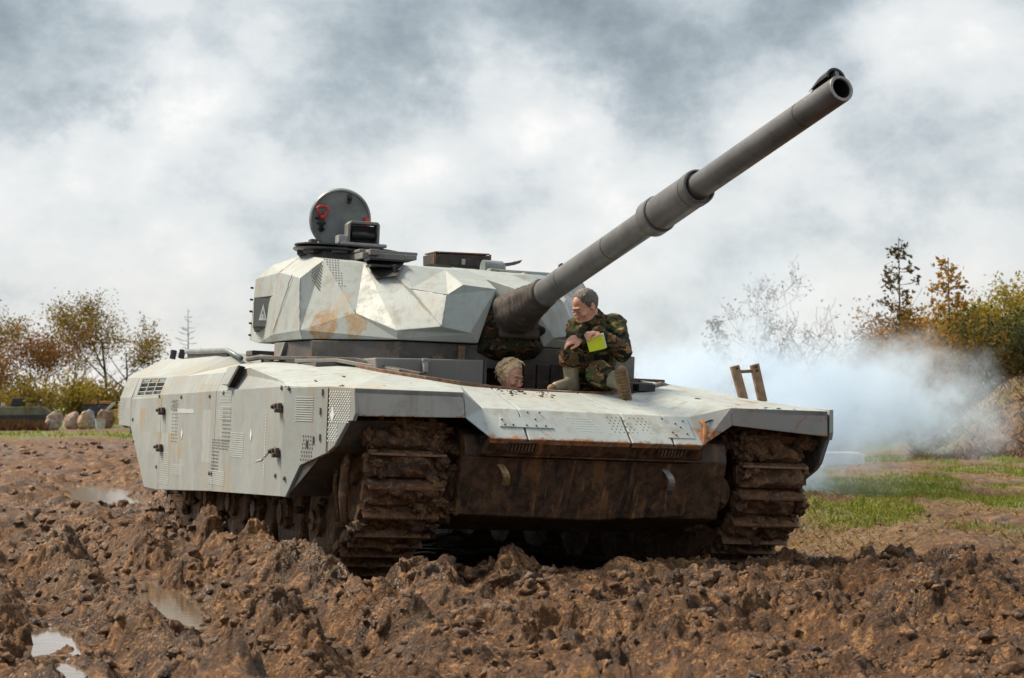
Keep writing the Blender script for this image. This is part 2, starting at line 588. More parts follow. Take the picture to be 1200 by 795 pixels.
def tank_xy(x, y):
    dx, dy = x - TANK_LOC.x, y - TANK_LOC.y
    return dx * TFX + dy * TFY, dx * TLX + dy * TLY


def ground_h(x, y):
    x = np.atleast_1d(np.asarray(x, float))
    y = np.atleast_1d(np.asarray(y, float))
    rad = np.sqrt(x * x + y * y)
    near = 1 - sstep(rad, 26, 70)
    base = .17 * near
    rough = 1 - .82 * sstep(rad, 22, 46)            # churned mud near, smoother field beyond
    right = sstep(x - .12 * (y - 16), 1.9, 3.4) * sstep(y, 14.6, 18)
    rough = rough * (1 - .62 * right)
    mid = 1 - .45 * sstep(rad, 22, 60)
    rough = np.where(right > .02, rough, np.maximum(rough, mid * (1 - sstep(rad, 62, 84))))
    wx = x + .10 * fbm(x * 2.6, y * 2.6, 3, 3) + .032 * fbm(x * 10, y * 10, 31, 3)
    wy = y + .10 * fbm(x * 2.6, y * 2.6, 8, 3) + .032 * fbm(x * 10, y * 10, 37, 3)
    h = .15 * fbm(x * .35, y * .35, 1, 3)
    h += rough * .05 * fbm(x * 1.1, y * 1.1, 2, 2)
    # ruts left by tracks: long ridges that run with the tank and one set across the foreground
    tx, ty = tank_xy(x, y)
    h += rough * .09 * np.abs(pn(ty * 1.5 + .35 * pn(tx * .5, ty * .5, 60), tx * .22, 61)) * sstep(-y, -14.5, -10) * 1.5
    h += rough * .06 * pn((x * .75 + y * .66) * 1.25, (x * -.66 + y * .75) * .3, 63)
    cl = .15 + .85 * sstep(fbm(x * .6, y * .6, 40, 3), -.45, .3)
    # furrows pressed by earlier tracks across the left foreground
    ac, al = x * .95 + y * .30, x * -.30 + y * .95
    ph = (ac + .10 * fbm(x * .8, y * .8, 81, 3)) / .66
    fur = np.cos(2 * np.pi * ph)
    fm = (1 - sstep(x, -1.2, .6)) * sstep(fbm(x * .35, y * .35, 82, 2), -.55, 0) * (1 - sstep(y, 15, 20))
    fm2 = .8 * sstep(x, .9, 2.2) * (1 - sstep(y, 11.5, 13.5)) * sstep(fbm(x * .4, y * .4, 83, 2), -.4, .2)
    fm = np.maximum(fm, fm2)
    bot = sstep(-fur, .1, .75) * fm
    h += rough * fm * (.105 * fur)
    h += rough * bot * .016 * np.sin(2 * np.pi * (al + .05 * pn(x * 3, y * 3, 84)) / .17)
    cl = cl * (1 - .72 * bot)
    rid = (1 - np.abs(pn(wx * 2.1, wy * 2.1, 15))) ** 2
    cr2 = .3 + .7 * sstep(fbm(x * 1.3, y * 1.3, 44, 3), -.4, .3)
    h += rough * cl * (.055 * rid + .05 * lumps(wx, wy, .50, 11, 1.4) + .062 * cr2 * lumps(wx, wy, .22, 12, 1.2))
    du, dv = x * .96 + y * .28, x * -.28 + y * .96
    h += rough * .055 * fbm(wx * 1.6 * .96 + wy * 1.6 * .28, (wx * -.28 + wy * .96) * .45, 65, 4, .55)
    h += rough * .05 * (1 - np.abs(pn(du * 3.4 + .5 * pn(x * 1.5, y * 1.5, 66), dv * .7, 67))) ** 2 * (.3 + .7 * sstep(fbm(x * .5, y * .5, 68, 2), -.2, .3))
    h += rough * (.22 + .78 * cl) * cr2 * (.070 * lumps(wx, wy, .12, 13) + .020 * (1 - np.abs(pn(wx * 6, wy * 6, 16))) ** 2 + .050 * lumps(wx, wy, .062, 14))
    fn = np.abs(y - 13) < 9
    if fn.any():
        xf, yf = wx[fn], wy[fn]
        h[fn] += (rough * (.35 + .65 * cl))[fn] * (.026 * lumps(xf, yf, .033, 18) + .010 * pn(xf * 34, yf * 34, 91))
    h += rough * (.35 + .65 * cr2) * (.010 * (1 - np.abs(pn(wx * 15, wy * 15, 17))) ** 2 + .024 * fbm(wx * 14, wy * 14, 19, 3, .62))
    h -= .11 * rough
    # spoil pushed up in front of the hull and along the side
    front = np.exp(-((tx - 4.55) / .42) ** 2) * sstep(-np.abs(ty), -2.6, -1.4)
    h += front * .11 * (.6 + .8 * lumps(wx, wy, .5, 21))
    h += .20 * np.exp(-((ty + 2.22) / .30) ** 2) * sstep(tx, -4.5, -3) * (1 - sstep(tx, 2.8, 3.6)) * (.4 + lumps(wx, wy, .45, 22))
    for (mx, my, rx, ry, hh) in ((2.6, -2.2, .75, .36, .17), (3.62, -2.0, .46, .36, .34), (4.0, -.80, .34, .38, .20), (4.2, -.1, .4, .6, .13), (3.95, .45, .35, .5, .15), (3.85, 1.0, .4, .5, .15), (4.1, 1.75, .45, .4, .10), (4.02, -1.40, .28, .55, .22)):
        q = ((tx - mx) / rx) ** 2 + ((ty - my) / ry) ** 2
        h += hh * np.exp(-q) * (.65 + .5 * lumps(wx, wy, .25, 27))
    under = sstep(-np.abs(ty), -1.95, -1.7) * sstep(tx, -4.2, -3.6) * (1 - sstep(tx, 3.1, 3.9))
    h = h * (1 - under) + under * (.0 + .04 * lumps(wx, wy, .3, 23) - .10)
    # puddles
    for (px, py, ra, rb, an, lv) in PUDDLES:
        ca, sa = math.cos(an), math.sin(an)
        u, v = ((x - px) * ca + (y - py) * sa) / ra, (-(x - px) * sa + (y - py) * ca) / rb
        q = np.sqrt(u * u + v * v) + (.30 + .35 * (ra < 2)) * fbm(x * 5.5, y * 5.5, 50, 4, .65)
        k = 1 - sstep(q, .7, 1.75)
        h = h * (1 - k * .93) + k * .93 * (lv - base - .05)
        q0 = np.sqrt(u * u + v * v)
        rim = sstep(q0, 1.02, 1.28) * (1 - sstep(q0, 1.9, 2.6))
        h = np.where(rim > .02, np.maximum(h, (lv - base + .004 + (.05 + .05 * np.clip(fbm(x * 3, y * 3, 33, 2), -.9, 1)) * lumps(wx, wy, .09, 29)) * rim + h * (1 - rim)), h)
    # bank on the right, gentle rise at the far left and right
    bx = x - (y - 48) * .16
    bank = 1.75 * sstep(bx, 9.4, 12.6) * sstep(y, 41, 49) + .5 * sstep(bx, 12, 26) * sstep(y, 41, 60)
    bank = bank * (1 + .14 * fbm(x * .5, y * .5, 70, 4)) * (1 - .6 * sstep(y, 70, 200))
    h += bank
    h += .35 * sstep(rad, 70, 140) * sstep(-x, -5, 20) * pn(x * .05, y * .05, 71)
    return base + h


# ------------------------------------------------------------------ ground sheet


def axis(segments):
    out = [segments[0][0]]
    for a, b, s0, s1 in segments:
        p = a
        L = b - a
        while p < b - 1e-6:
            t = (p - a) / L
            p += s0 + (s1 - s0) * t
            out.append(min(p, b))
    return np.array(out)


half = axis([(0, 3.5, .0115, .0115), (3.5, 7, .0115, .06), (7, 16, .05, .30), (16, 60, .3, 3), (60, 900, 3, 160)])
xs = np.concatenate([-half[:0:-1], half])
ys = np.concatenate([axis([(-60, 0, 8, 1), (0, 8.2, 1, .03)]), axis([(8.2, 13.2, .0115, .013), (13.2, 22, .013, .05), (22, 40, .05, .13), (40, 80, .13, .5), (80, 1200, .5, 140)])[1:]])
X, Y = np.meshgrid(xs, ys)
_fx, _fy = X.ravel(), Y.ravel()
with ThreadPoolExecutor(4) as ex:
    Hh = np.concatenate(list(ex.map(lambda q: ground_h(_fx[q], _fy[q]), np.array_split(np.arange(_fx.size), 24))))
nx, ny = len(xs), len(ys)
V = np.stack([X.ravel(), Y.ravel(), Hh], 1)
idx = np.arange(nx * ny).reshape(ny, nx)
F = np.stack([idx[:-1, :-1].ravel(), idx[:-1, 1:].ravel(), idx[1:, 1:].ravel(), idx[1:, :-1].ravel()], 1)


def grass_amount(x, y):
    rad = np.sqrt(x * x + y * y)
    r = sstep(x - .12 * (y - 20), 2.0, 3.6) * sstep(y, 17.5, 22)
    r = r * sstep(fbm(x * .5, y * .22, 90, 4) + .35 * sstep(-np.abs(y - 27), -5, 0), -.15, .40) * (1 - .75 * sstep(x - (y - 48) * .16, 9.5, 11) * sstep(y, 42, 46))
    l = sstep(y, 66, 82) * sstep(-x, -40, 10) * sstep(fbm(x * .12, y * .12, 92, 3), -.5, .2)
    far = sstep(y, 85, 120)
    return np.clip(np.maximum(np.maximum(r, l), far), 0, 1)


def straw_amount(x, y):
    r = sstep(x - .10 * (y - 17), 1.5, 3.0) * sstep(y, 14.8, 18)
    return r * sstep(fbm(x * .9, y * .7, 96, 4), -.6, .30) * (1 - .85 * sstep(y, 38, 43))


m, gg, bs, o = new_mat('churned_mud_and_grass')
co = gg.n('ShaderNodeNewGeometry').outputs['Position']
n1 = gg.noise(co, 1.1, 5, .6, .3)
n2 = gg.noise(co, 6.5, 8, .66, .5)
n3 = gg.noise(co, 34, 7, .68, .2)
mc = gg.mix(gg.ramp(gg.math('ADD', gg.math('MULTIPLY', n1, .4), gg.math('MULTIPLY', n2, .6)), .35, .64), (.034, .015, .006), (.165, .077, .028))
mc = gg.mix(gg.ramp(gg.math('ADD', gg.math('MULTIPLY', n2, .45), gg.math('MULTIPLY', n3, .55)), .50, .60, 0, .8), mc, (.43, .232, .100))
mc = gg.mix(gg.ramp(gg.noise(co, 55, 5, .62), .50, .60, 0, .68), mc, (.050, .022, .008))
mc = gg.mix(gg.ramp(gg.noise(co, 15, 6, .7), .58, .68, 0, .7), mc, (.046, .021, .009))
mc = gg.mix(gg.ramp(gg.noise(co, 3.4, 5, .65, .4), .52, .66, 0, .62), mc, (.050, .023, .010))
at = gg.n('ShaderNodeAttribute', attribute_name='cover')
sp = gg.n('ShaderNodeSeparateColor', {0: at.outputs['Color']})
gn = gg.noise(co, 20, 6, .7)
grc = gg.mix(gg.ramp(gn, .35, .65), (.06, .10, .012), (.17, .23, .03))
grc = gg.mix(gg.ramp(n2, .5, .7), grc, (.24, .18, .075))
strc = gg.mix(gg.ramp(gn, .35, .65), (.085, .05, .026), (.31, .215, .11))
mc = gg.mix(gg.math('MULTIPLY', sp.outputs[1], .75), mc, strc)
mc = gg.mix(gg.math('MULTIPLY', sp.outputs[0], gg.ramp(n2, .30, .55, .35, 1)), mc, grc)
ro = gg.ramp(gg.math('ADD', gg.math('MULTIPLY', n1, .5), gg.math('MULTIPLY', n3, .5)), .38, .56, .22, .74)
ro = gg.math('ADD', ro, gg.math('MULTIPLY', sp.outputs[1], .3), clamp=True)
setp(gg, bs, mc, ro, gg.math('ADD', gg.math('ADD', gg.math('MULTIPLY', n2, .7), gg.math('MULTIPLY', n3, .7)), gg.math('MULTIPLY', gg.noise(co, 95, 4, .6), .25)), 1.0, .05, spec=.30)
M['ground'] = m

ground = npmesh('ground', V, F, M['ground'], smooth=True)
tag(ground, kind='structure')
ca = ground.data.color_attributes.new('cover', 'FLOAT_COLOR', 'POINT')
colr = np.zeros((nx * ny, 4), np.float32)
colr[:, 0] = grass_amount(V[:, 0], V[:, 1])
colr[:, 1] = straw_amount(V[:, 0], V[:, 1])
colr[:, 3] = 1
ca.data.foreach_set('color', colr.ravel())

# water lying in the ruts
m, gg, bs, o = new_mat('muddy_water')
co = gg.n('ShaderNodeNewGeometry').outputs['Position']
setp(gg, bs, gg.mix(gg.noise(co, 5, 4), (.10, .07, .045), (.17, .125, .085)), .06, gg.noise(co, 14, 4, .6), .10, .01, spec=.6)
M['water'] = m
for (px, py, ra, rb, an, lv) in PUDDLES:
    k = 40
    mb = MB()
    ring = []
    for i in range(k):
        t = 2 * math.pi * i / k
        u, v = math.cos(t) * ra * 1.45, math.sin(t) * rb * 1.6
        ring.append((px + u * math.cos(an) - v * math.sin(an), py + u * math.sin(an) + v * math.cos(an), lv))
    mb.add(ring, [tuple(range(k))])
    tag(mb.build('puddle', M['water']), kind='structure')

# ------------------------------------------------------------------ loose clods


def ico(sub):
    bm = bmesh.new()
    bmesh.ops.create_icosphere(bm, subdivisions=sub, radius=1)
    bm.verts.ensure_lookup_table()
    v = np.array([q.co[:] for q in bm.verts])
    f = np.array([[q.index for q in p.verts] for p in bm.faces])
    bm.free()
    return v, f


iv2, if2 = ico(2)
iv3, if3 = ico(3)


def clod_variants(iv, n, rough=.45):
    out = []
    for k in range(n):
        w = []
        for p in iv:
            q = Vector(p)
            d = .85 + rough * mnoise.fractal(q * 1.7 + Vector((k * 7.3, 1.7, 2.2)), .7, 2.1, 5)
            d += .38 * (.5 - abs(mnoise.noise(q * 2.9 + Vector((3.1, k * 3.7, 0)))) * 1.6)
            d += .22 * mnoise.noise(q * 6.1 + Vector((k * 1.7, 5, 3)))
            q = q * max(.25, d)
            w.append(Vector((q.x, q.y * (.62 + .06 * (k % 4)), q.z * (.55 + .08 * (k % 3)))))
        out.append(np.array([x[:] for x in w]))
    return out


def rotmats(n):
    q = rng.normal(size=(n, 4))
    q /= np.linalg.norm(q, axis=1)[:, None]
    w, x, y, z = q.T
    return np.stack([1 - 2 * (y * y + z * z), 2 * (x * y - z * w), 2 * (x * z + y * w), 2 * (x * y + z * w), 1 - 2 * (x * x + z * z), 2 * (y * z - x * w),
                     2 * (x * z - y * w), 2 * (y * z + x * w), 1 - 2 * (x * x + y * y)], 1).reshape(n, 3, 3)


def scatter(name, variants, faces, P, S, mat, parent=None, flat=.75):
    n = len(P)
    Rm = rotmats(n)
    Vs, Fs = [], []
    base = 0
    for i in range(n):
        v = (variants[i % len(variants)] * S[i]) @ Rm[i].T
        v[:, 2] *= flat
        Vs.append(v + P[i])
        Fs.append(faces + base)
        base += len(v)
    return npmesh(name, np.concatenate(Vs), np.concatenate(Fs), mat, parent, smooth=True)


M['clod'] = mud_mat('clod_mud', (.032, .014, .006), (.145, .069, .026), (.40, .215, .092), 1.5)
cv2 = clod_variants(iv2, 14, .6)
cv3 = clod_variants(iv3, 12, .6)
n = 13000
u = rng.random(n)
yy = 8.6 + 15 * u ** 1.35
xx = (rng.random(n) * 2 - 1) * (.30 * yy + .3)
tx, ty = tank_xy(xx, yy)
keep = ~((np.abs(ty) < 1.95) & (tx > -4.2) & (tx < 3.7))
wet = np.ones(len(xx), bool)
for (px, py, ra, rb, an, lv) in PUDDLES:
    ca_, sa_ = math.cos(an), math.sin(an)
    q = (((xx - px) * ca_ + (yy - py) * sa_) / ra) ** 2 + ((-(xx - px) * sa_ + (yy - py) * ca_) / rb) ** 2
    wet &= q > .9
keep &= wet
keep &= rng.random(n) < np.clip(.25 + .9 * sstep(fbm(xx * .7, yy * .7, 40, 3), -.35, .3), 0, 1)
keep &= ~((xx - .12 * (yy - 16) > 2.3) & (yy > 15.5) & (rng.random(n) < .8))
xx, yy = xx[keep], yy[keep]
ss = .010 + .052 * rng.random(len(xx)) ** 4.0
pp = np.stack([xx, yy, ground_h(xx, yy) + ss * .05], 1)
tag(scatter('mud_clods', cv2, if2, pp, ss, M['clod']), kind='stuff')
n = 1500
yy = 21 + 46 * rng.random(n) ** 1.3
xx = -(.02 + .26 * rng.random(n)) * yy
ss = (.02 + .09 * rng.random(n) ** 2.5) * (yy / 30) ** .5
pp = np.stack([xx, yy, ground_h(xx, yy) + ss * .1], 1)
tag(scatter('mud_clods', cv2, if2, pp, ss, M['clod']), kind='stuff')
# bigger torn lumps, mostly in front of and beside the tank
n = 110
ta = rng.random(n)
lx = np.where(ta < .55, 4.0 + 1.1 * rng.random(n), rng.random(n) * 7 - 3.5)
ly = np.where(ta < .55, (rng.random(n) * 2 - 1) * 2.4, -2.3 - .9 * rng.random(n))
xx = TANK_LOC.x + lx * TFX + ly * TLX
yy = TANK_LOC.y + lx * TFY + ly * TLY
ss = .05 + .11 * rng.random(n) ** 2.2
pp = np.stack([xx, yy, ground_h(xx, yy) - ss * .22], 1)
tag(scatter('mud_lumps', cv3, if3, pp, ss, M['clod']), kind='stuff')

# ================================================================== THE TANK
# every part is written in the tank's own frame: x forward, y left, z up
tank = empty('battle_tank', TANK_LOC, TANK_ROT)
tag(tank, 'pale grey angular battle tank with raised gun and open hatch in churned mud', 'tank')
TM = Matrix.LocRotScale(TANK_LOC, Matrix.Identity(3), None) @ Matrix.Rotation(TH - R(90), 4, 'Z') @ Matrix.Rotation(ROLL, 4, 'X')


def plane_prism(mb, pts, thick, into):
    """outline pts (3-D, planar) given thickness along vector into"""
    return mb.prism(pts, Vector(into) * thick)


def mirror(pts):
    return [(p[0], -p[1], p[2]) for p in pts]


# ---------------------------------------------------------------- hull tub and nose
hull = MB()
hw = 1.0
prof = [(3.64, 1.02), (3.50, .60), (2.9, .46), (-4.1, .46), (-4.35, 1.0), (-4.3, 1.5), (3.0, 1.30), (3.6, 1.15)]
k = len(prof)
v = [(x, -hw, z) for x, z in prof] + [(x, hw, z) for x, z in prof]
f = [tuple(range(k)), tuple(range(2 * k - 1, k - 1, -1))] + [(i, (i + 1) % k, (i + 1) % k + k, i + k) for i in range(k)]
hull.add(v, f)
hull_o = hull.build('hull_tub', M['hullmud'], tank, bevel=.012)

# sloping lower nose plate, dark lip above it
mb = MB()
mb.prism([(3.66, -1.03, 1.0), (3.66, .80, 1.0), (3.53, .72, .62), (3.52, .0, .578), (3.53, -1.02, .60)], (-.06, 0, -.02))
nose = mb.build('lower_nose_plate', M['hullmud'], tank, bevel=.008)
mb = MB()
lip = [(3.845, -.885, 1.128), (3.845, .70, 1.135), (3.765, .745, 1.03), (3.765, -.91, 1.02)]
mb.prism(lip, (-.10, 0, .005))
mb.box((3.62, -.08, 1.02), (.26, 1.6, .02))
mb.build('nose_lip', M['hullmud'], tank, bevel=.006)
# vents in the lip: a frame and teeth
for yc in (-.65, .475):
    vf = MB()
    nrm = Vector((.107, 0, -.08)).normalized()
    up = Vector((.08, 0, .107)).normalized()
    ctr = Vector((3.812, yc, 1.083))
    for dy, su in ((0, .037), (0, -.037)):
        vf.box(ctr + up * su + nrm * .008, (.016, .20, .012), Matrix((nrm, (0, 1, 0), up)).transposed())
    for dy in (-.1, .1):
        vf.box(ctr + Vector((0, dy, 0)) + nrm * .008, (.016, .014, .086), Matrix((nrm, (0, 1, 0), up)).transposed())
    fr = vf.build('vent', M['dark_rust'], tank)
    bk = MB()
    bk.box(ctr + nrm * .003, (.008, .19, .066), Matrix((nrm, (0, 1, 0), up)).transposed())
    bk.build('vent_back', M['black'], fr)
    for i in range(7):
        t = MB()
        t.box(ctr + Vector((0, -.075 + .025 * i, -.004)) + nrm * .009, (.010, .012, .05), Matrix((nrm, (0, 1, 0), up)).transposed())
        t.build('tooth', M['rustbar'], fr)

# towing eyes: bent straps
for yc, dy in ((-.75, .085), (.50, .09)):
    pts = []
    for i in range(9):
        t = i / 8
        pts.append((3.62 - .07 * t + .085 * math.sin(math.pi * min(1, t * 1.15)), yc + dy * t ** .8, .965 - .20 * t))
    mb = MB()
    vv, ff = [], []
    for i, p in enumerate(pts):
        w = .026
        for a, b in ((-w, -.012), (w, -.012), (w, .012), (-w, .012)):
            vv.append((p[0] + b, p[1] + a, p[2]))
    for i in range(8):
        for kx in range(4):
            ff.append((i * 4 + kx, i * 4 + (kx + 1) % 4, i * 4 + 4 + (kx + 1) % 4, i * 4 + 4 + kx))
    ff += [(0, 1, 2, 3), (32, 33, 34, 35)]
    mb.add(vv, ff)
    mb.build('towing_eye', M['tan'] if yc < 0 else M['gun_light'], tank, bevel=.005)

# round muddy axle housings beside the nose
for s in (-1, 1):
    mb = MB()
    mb.lathe([(-.30, .13), (-.02, .135), (.0, .15), (.06, .155), (.075, .13), (.10, .12), (.10, .05)], (3.38, s * .98, .80), (.93, -.32 * s, -.10), 28)
    o = mb.build('axle_housing', M['hullmud'], tank)
    auto_smooth(o)

# ---------------------------------------------------------------- upper hull: glacis, fenders, deck
Bn, Bn2 = (3.62, -.885, 1.337), (3.62, .70, 1.335)
BL, BR = (3.85, -.89, 1.130), (3.85, .70, 1.137)
L0, L1 = (3.70, -1.05, 1.437), (3.70, -1.82, 1.432)
L0b, L1b = (3.70, -1.03, 1.262), (3.70, -1.82, 1.243)
Q0, Q1 = (3.70, .985, 1.412), (3.70, 1.77, 1.42)
Q0b, Q1b = (3.70, 1.0, 1.285), (3.70, 1.78, 1.232)
Rl = [(.3, -1.56, 1.683), (1.4, -1.28, 1.65), (1.75, -1.24, 1.626), (2.1, -1.14, 1.587), (2.45, -.91, 1.542), (2.70, -.53, 1.487), (2.75, -.07, 1.464)]
Rr = [(.3, 1.56, 1.70), (1.4, 1.30, 1.66), (1.75, 1.24, 1.63), (2.1, 1.12, 1.595), (2.45, .92, 1.56), (2.72, .55, 1.48)]
cl = [(2.74, -2.045, 1.445), (2.39, -1.98, 1.478), (1.27, -1.98, 1.598), (.22, -1.98, 1.575), (-1.2, -1.98, 1.565), (-2.2, -1.98, 1.562), (-4.33, -1.98, 1.58)]
cr_ = mirror(cl)


def plate(name, pts, mat, thick=.03, into=(0, 0, -1), bevel=.006, parent=tank):
    mb = MB()
    mb.prism(pts, Vector(into) * thick)
    return mb.build(name, mat, parent, bevel=bevel)


def shell(name, verts, faces, mat, drop=(0, 0, -.05), parent=tank, bevel=.005, up=(0, 0, 1)):
    """open surface of facets given a thickness by an offset copy and rim"""
    n = len(verts)
    v = [Vector(p) for p in verts]
    d = Vector(drop)
    edges = {}
    for q in faces:
        for i in range(len(q)):
            a, b = q[i], q[(i + 1) % len(q)]
            edges[(a, b)] = edges.get((a, b), 0) + 1
    rim = [(a, b) for (a, b) in edges if (b, a) not in edges]
    ff = [tuple(q) for q in faces] + [tuple(i + n for i in reversed(q)) for q in faces] + [(a, a + n, b + n, b) for a, b in rim]
    return pmesh(name, v + [p + d for p in v], ff, mat, parent, bevel=bevel)


# glacis in three welded plates with dark seams between them
def lerp(a, b, t): return tuple(a[i] + (b[i] - a[i]) * t for i in range(3))


top0, top1 = (2.70, -.53, 1.487), (2.72, .55, 1.48)
cuts = [0.0, .17, .655, .86, 1.0]
gw = .0045
for i in range(4):
    a, b = cuts[i] + (gw if i else 0), cuts[i + 1] - (gw if i < 3 else 0)
    ta, tb = a, b
    A, B = lerp(Bn, Bn2, a), lerp(Bn, Bn2, b)
    Ta = lerp((2.60, -.70, 1.508), (2.66, .66, 1.502), max(0, (a - .0)))
    Tb = lerp((2.60, -.70, 1.508), (2.66, .66, 1.502), b)
    Aa, Bb = lerp(BL, BR, a), lerp(BL, BR, b)
    shell('glacis_plate', [Ta, Tb, B, A, Bb, Aa], [(0, 3, 2, 1), (3, 5, 4, 2)], M['paint_front'], (-.03, 0, -.035))
mb = MB()
mb.add([(2.55, -.75, 1.47), (2.55, .75, 1.47), (3.58, .69, 1.305), (3.58, -.87, 1.305), (3.80, .69, 1.10), (3.80, -.87, 1.10), (2.55, -.75, 1.2), (2.55, .75, 1.2)],
       [(0, 3, 2, 1), (3, 5, 4, 2), (0, 1, 7, 6), (6, 7, 4, 5)])
mb.build('glacis_backing', M['slot'], tank)
# corner facets between glacis and fenders
shell('corner_plate', [L0, L0b, BL, Bn], [(0, 1, 2, 3)], M['paint_front'], (-.03, .02, -.01))
shell('corner_plate', [Q0, Bn2, BR, Q0b], [(0, 1, 2, 3)], M['paint_fender'], (-.03, -.02, -.01))
# fender fronts
shell('fender_front', [L0, L1, L1b, L0b], [(0, 1, 2, 3)], M['paint_fender2'], (-.035, 0, 0))
shell('fender_front', [Q0, Q0b, Q1b, Q1], [(0, 1, 2, 3)], M['paint_fender'], (-.035, 0, 0))
# tops of the front corners and forward deck, left and right
tl = [L1, L0, Bn, (2.60, -.70, 1.508), Rl[4], Rl[3], Rl[2], cl[1], cl[0]]
shell('fender_top', tl, [(1, 3, 2), (1, 4, 3), (0, 5, 4, 1), (0, 8, 5), (8, 7, 6, 5)], M['paint'], (0, 0, -.04))
tr = [Q1, Q0, Bn2, (2.66, .66, 1.502), Rr[4], Rr[3], Rr[2], cr_[1], cr_[0]]
shell('fender_top', tr, [(1, 2, 3), (1, 3, 4), (0, 1, 4, 5), (0, 5, 8), (8, 5, 6, 7)], M['paint_front'], (0, 0, -.04))
sl = [cl[1], Rl[2], Rl[1], cl[2], Rl[0], cl[3], (-1.2, -1.52, 1.69), cl[4]]
shell('sponson_roof', sl, [(0, 3, 2, 1), (3, 5, 4, 2), (5, 7, 6, 4)], M['paint'], (0, 0, -.04))
sr = mirror(sl)
shell('sponson_roof', sr, [(0, 1, 2, 3), (3, 2, 4, 5), (5, 4, 6, 7)], M['paint'], (0, 0, -.04))
# raised engine deck behind
el_ = [(-1.21, -1.97, 1.57), (-1.21, -1.50, 1.69), (-1.62, -1.42, 1.80), (-2.0, -1.98, 1.566), cl[6], (-4.2, -1.70, 1.755), (-4.1, -1.40, 1.80), (-4.1, 0, 1.82), (-1.62, 0, 1.82), (-1.21, 0, 1.70)]
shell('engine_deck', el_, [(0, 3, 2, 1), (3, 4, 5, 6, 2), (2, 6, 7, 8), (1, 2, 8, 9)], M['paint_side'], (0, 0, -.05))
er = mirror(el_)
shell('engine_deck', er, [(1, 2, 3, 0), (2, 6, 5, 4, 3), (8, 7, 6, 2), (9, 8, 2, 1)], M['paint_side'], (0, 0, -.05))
# flat hull roof under the turret, with an opening ahead of it for the driver
mb = MB()
mb.box((.1, 0, 1.60), (2.7, 3.0, .12))
mb.box((1.65, -.84, 1.555), (.5, .72, .12))
mb.box((1.65, .9, 1.555), (.5, .70, .12))
mb.build('hull_roof', M['paint_dark'], tank, bevel=.006)
# rear wall
mb = MB()
mb.box((-4.25, 0, 1.28), (.06, 3.9, .56))
mb.build('rear_plate', M['paint_side'], tank, bevel=.006)
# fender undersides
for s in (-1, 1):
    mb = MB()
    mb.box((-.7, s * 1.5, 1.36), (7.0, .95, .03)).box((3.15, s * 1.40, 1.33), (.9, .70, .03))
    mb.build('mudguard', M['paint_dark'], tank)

# driver's well
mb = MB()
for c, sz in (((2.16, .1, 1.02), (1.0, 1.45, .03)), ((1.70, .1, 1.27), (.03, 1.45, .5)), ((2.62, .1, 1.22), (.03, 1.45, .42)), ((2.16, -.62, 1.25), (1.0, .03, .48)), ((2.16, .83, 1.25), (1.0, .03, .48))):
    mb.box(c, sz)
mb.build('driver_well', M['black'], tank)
# dark vertical ribs on the wall behind the driver
for i in range(5):
    mb = MB()
    mb.box((1.93, .10 + .115 * i, 1.60 - .004 * (i % 2)), (.05, .104, .25))
    mb.build('well_panel', M['canvas'], tank, bevel=.012)
# grey housing left of the driver with its small lug and rail along the edge
mb = MB()
mb.prism([(2.02, -1.17, 1.57), (2.02, -.31, 1.50), (2.02, -.31, 1.725), (2.02, -1.19, 1.70)], (-.8, 0, 0))
mb.build('periscope_housing', M['paint_grey'], tank, bevel=.012)
mb = MB()
mb.box((2.06, -.80, 1.655), (.05, .035, .10)).box((2.07, -.80, 1.70), (.03, .06, .025))
mb.build('housing_lug', M['gun_light'], tank, bevel=.004)
mb = MB()
mb.box((1.99, -.30, 1.60), (.08, .02, .24))
mb.build('housing_end', M['paint_dark'], tank)


def strip(name, pts, w, hgt, mat, lift=.0):
    mb = MB()
    v, f = [], []
    for i, p in enumerate(pts):
        a = Vector(pts[max(i - 1, 0)])
        b = Vector(pts[min(i + 1, len(pts) - 1)])
        d = (b - a)
        d.z = 0
        d.normalize()
        s = Vector((-d.y, d.x, 0)) * w / 2
        q = Vector(p) + Vector((0, 0, lift))
        v += [q - s, q + s, q + s + Vector((0, 0, hgt)), q - s + Vector((0, 0, hgt))]
    n = len(pts)
    for i in range(n - 1):
        for k in range(4):
            f.append((4 * i + k, 4 * i + (k + 1) % 4, 4 * i + 4 + (k + 1) % 4, 4 * i + 4 + k))
    f += [(0, 1, 2, 3), tuple(4 * n - 4 + k for k in (3, 2, 1, 0))]
    mb.add(v, f)
    return mb.build(name, mat, tank, bevel=.004)


strip('rim_rail', [(1.75, -1.235, 1.622), (2.1, -1.13, 1.583), (2.45, -.905, 1.538), (2.62, -.62, 1.50), (2.70, -.30, 1.475), (2.71, .1, 1.47), (2.70, .56, 1.485)], .045, .035, M['rustbar'], -.006)
strip('cable_channel', [(.2, -1.60, 1.70), (1.2, -1.40, 1.685), (1.62, -1.20, 1.675), (2.02, -1.10, 1.615), (2.36, -.92, 1.565)], .06, .03, M['paint_dark'])
strip('cable_channel', [(.9, -1.52, 1.665), (1.45, -1.33, 1.668), (1.85, -1.19, 1.625), (2.2, -1.04, 1.585)], .03, .03, M['paint_grey'])
strip('splash_rail', [(2.45, .92, 1.56), (2.1, 1.16, 1.60), (1.6, 1.5, 1.585), (1.5, 1.7, 1.57)], .03, .022, M['rustbar'])

# bolted plate, bolts and pin-hole patterns on the glacis
dn_ = Vector((.23, 0, -.205)).normalized()      # down the bevelled face
nn = Vector((.205, 0, .23)).normalized()
FM = Matrix((dn_, (0, 1, 0), nn)).transposed()


def on_bevel(y, t):
    """point on the bevelled nose face, t=0 at the bend and 1 at the lip"""
    return Vector((3.62 + .23 * t, y, 1.336 - .205 * t))


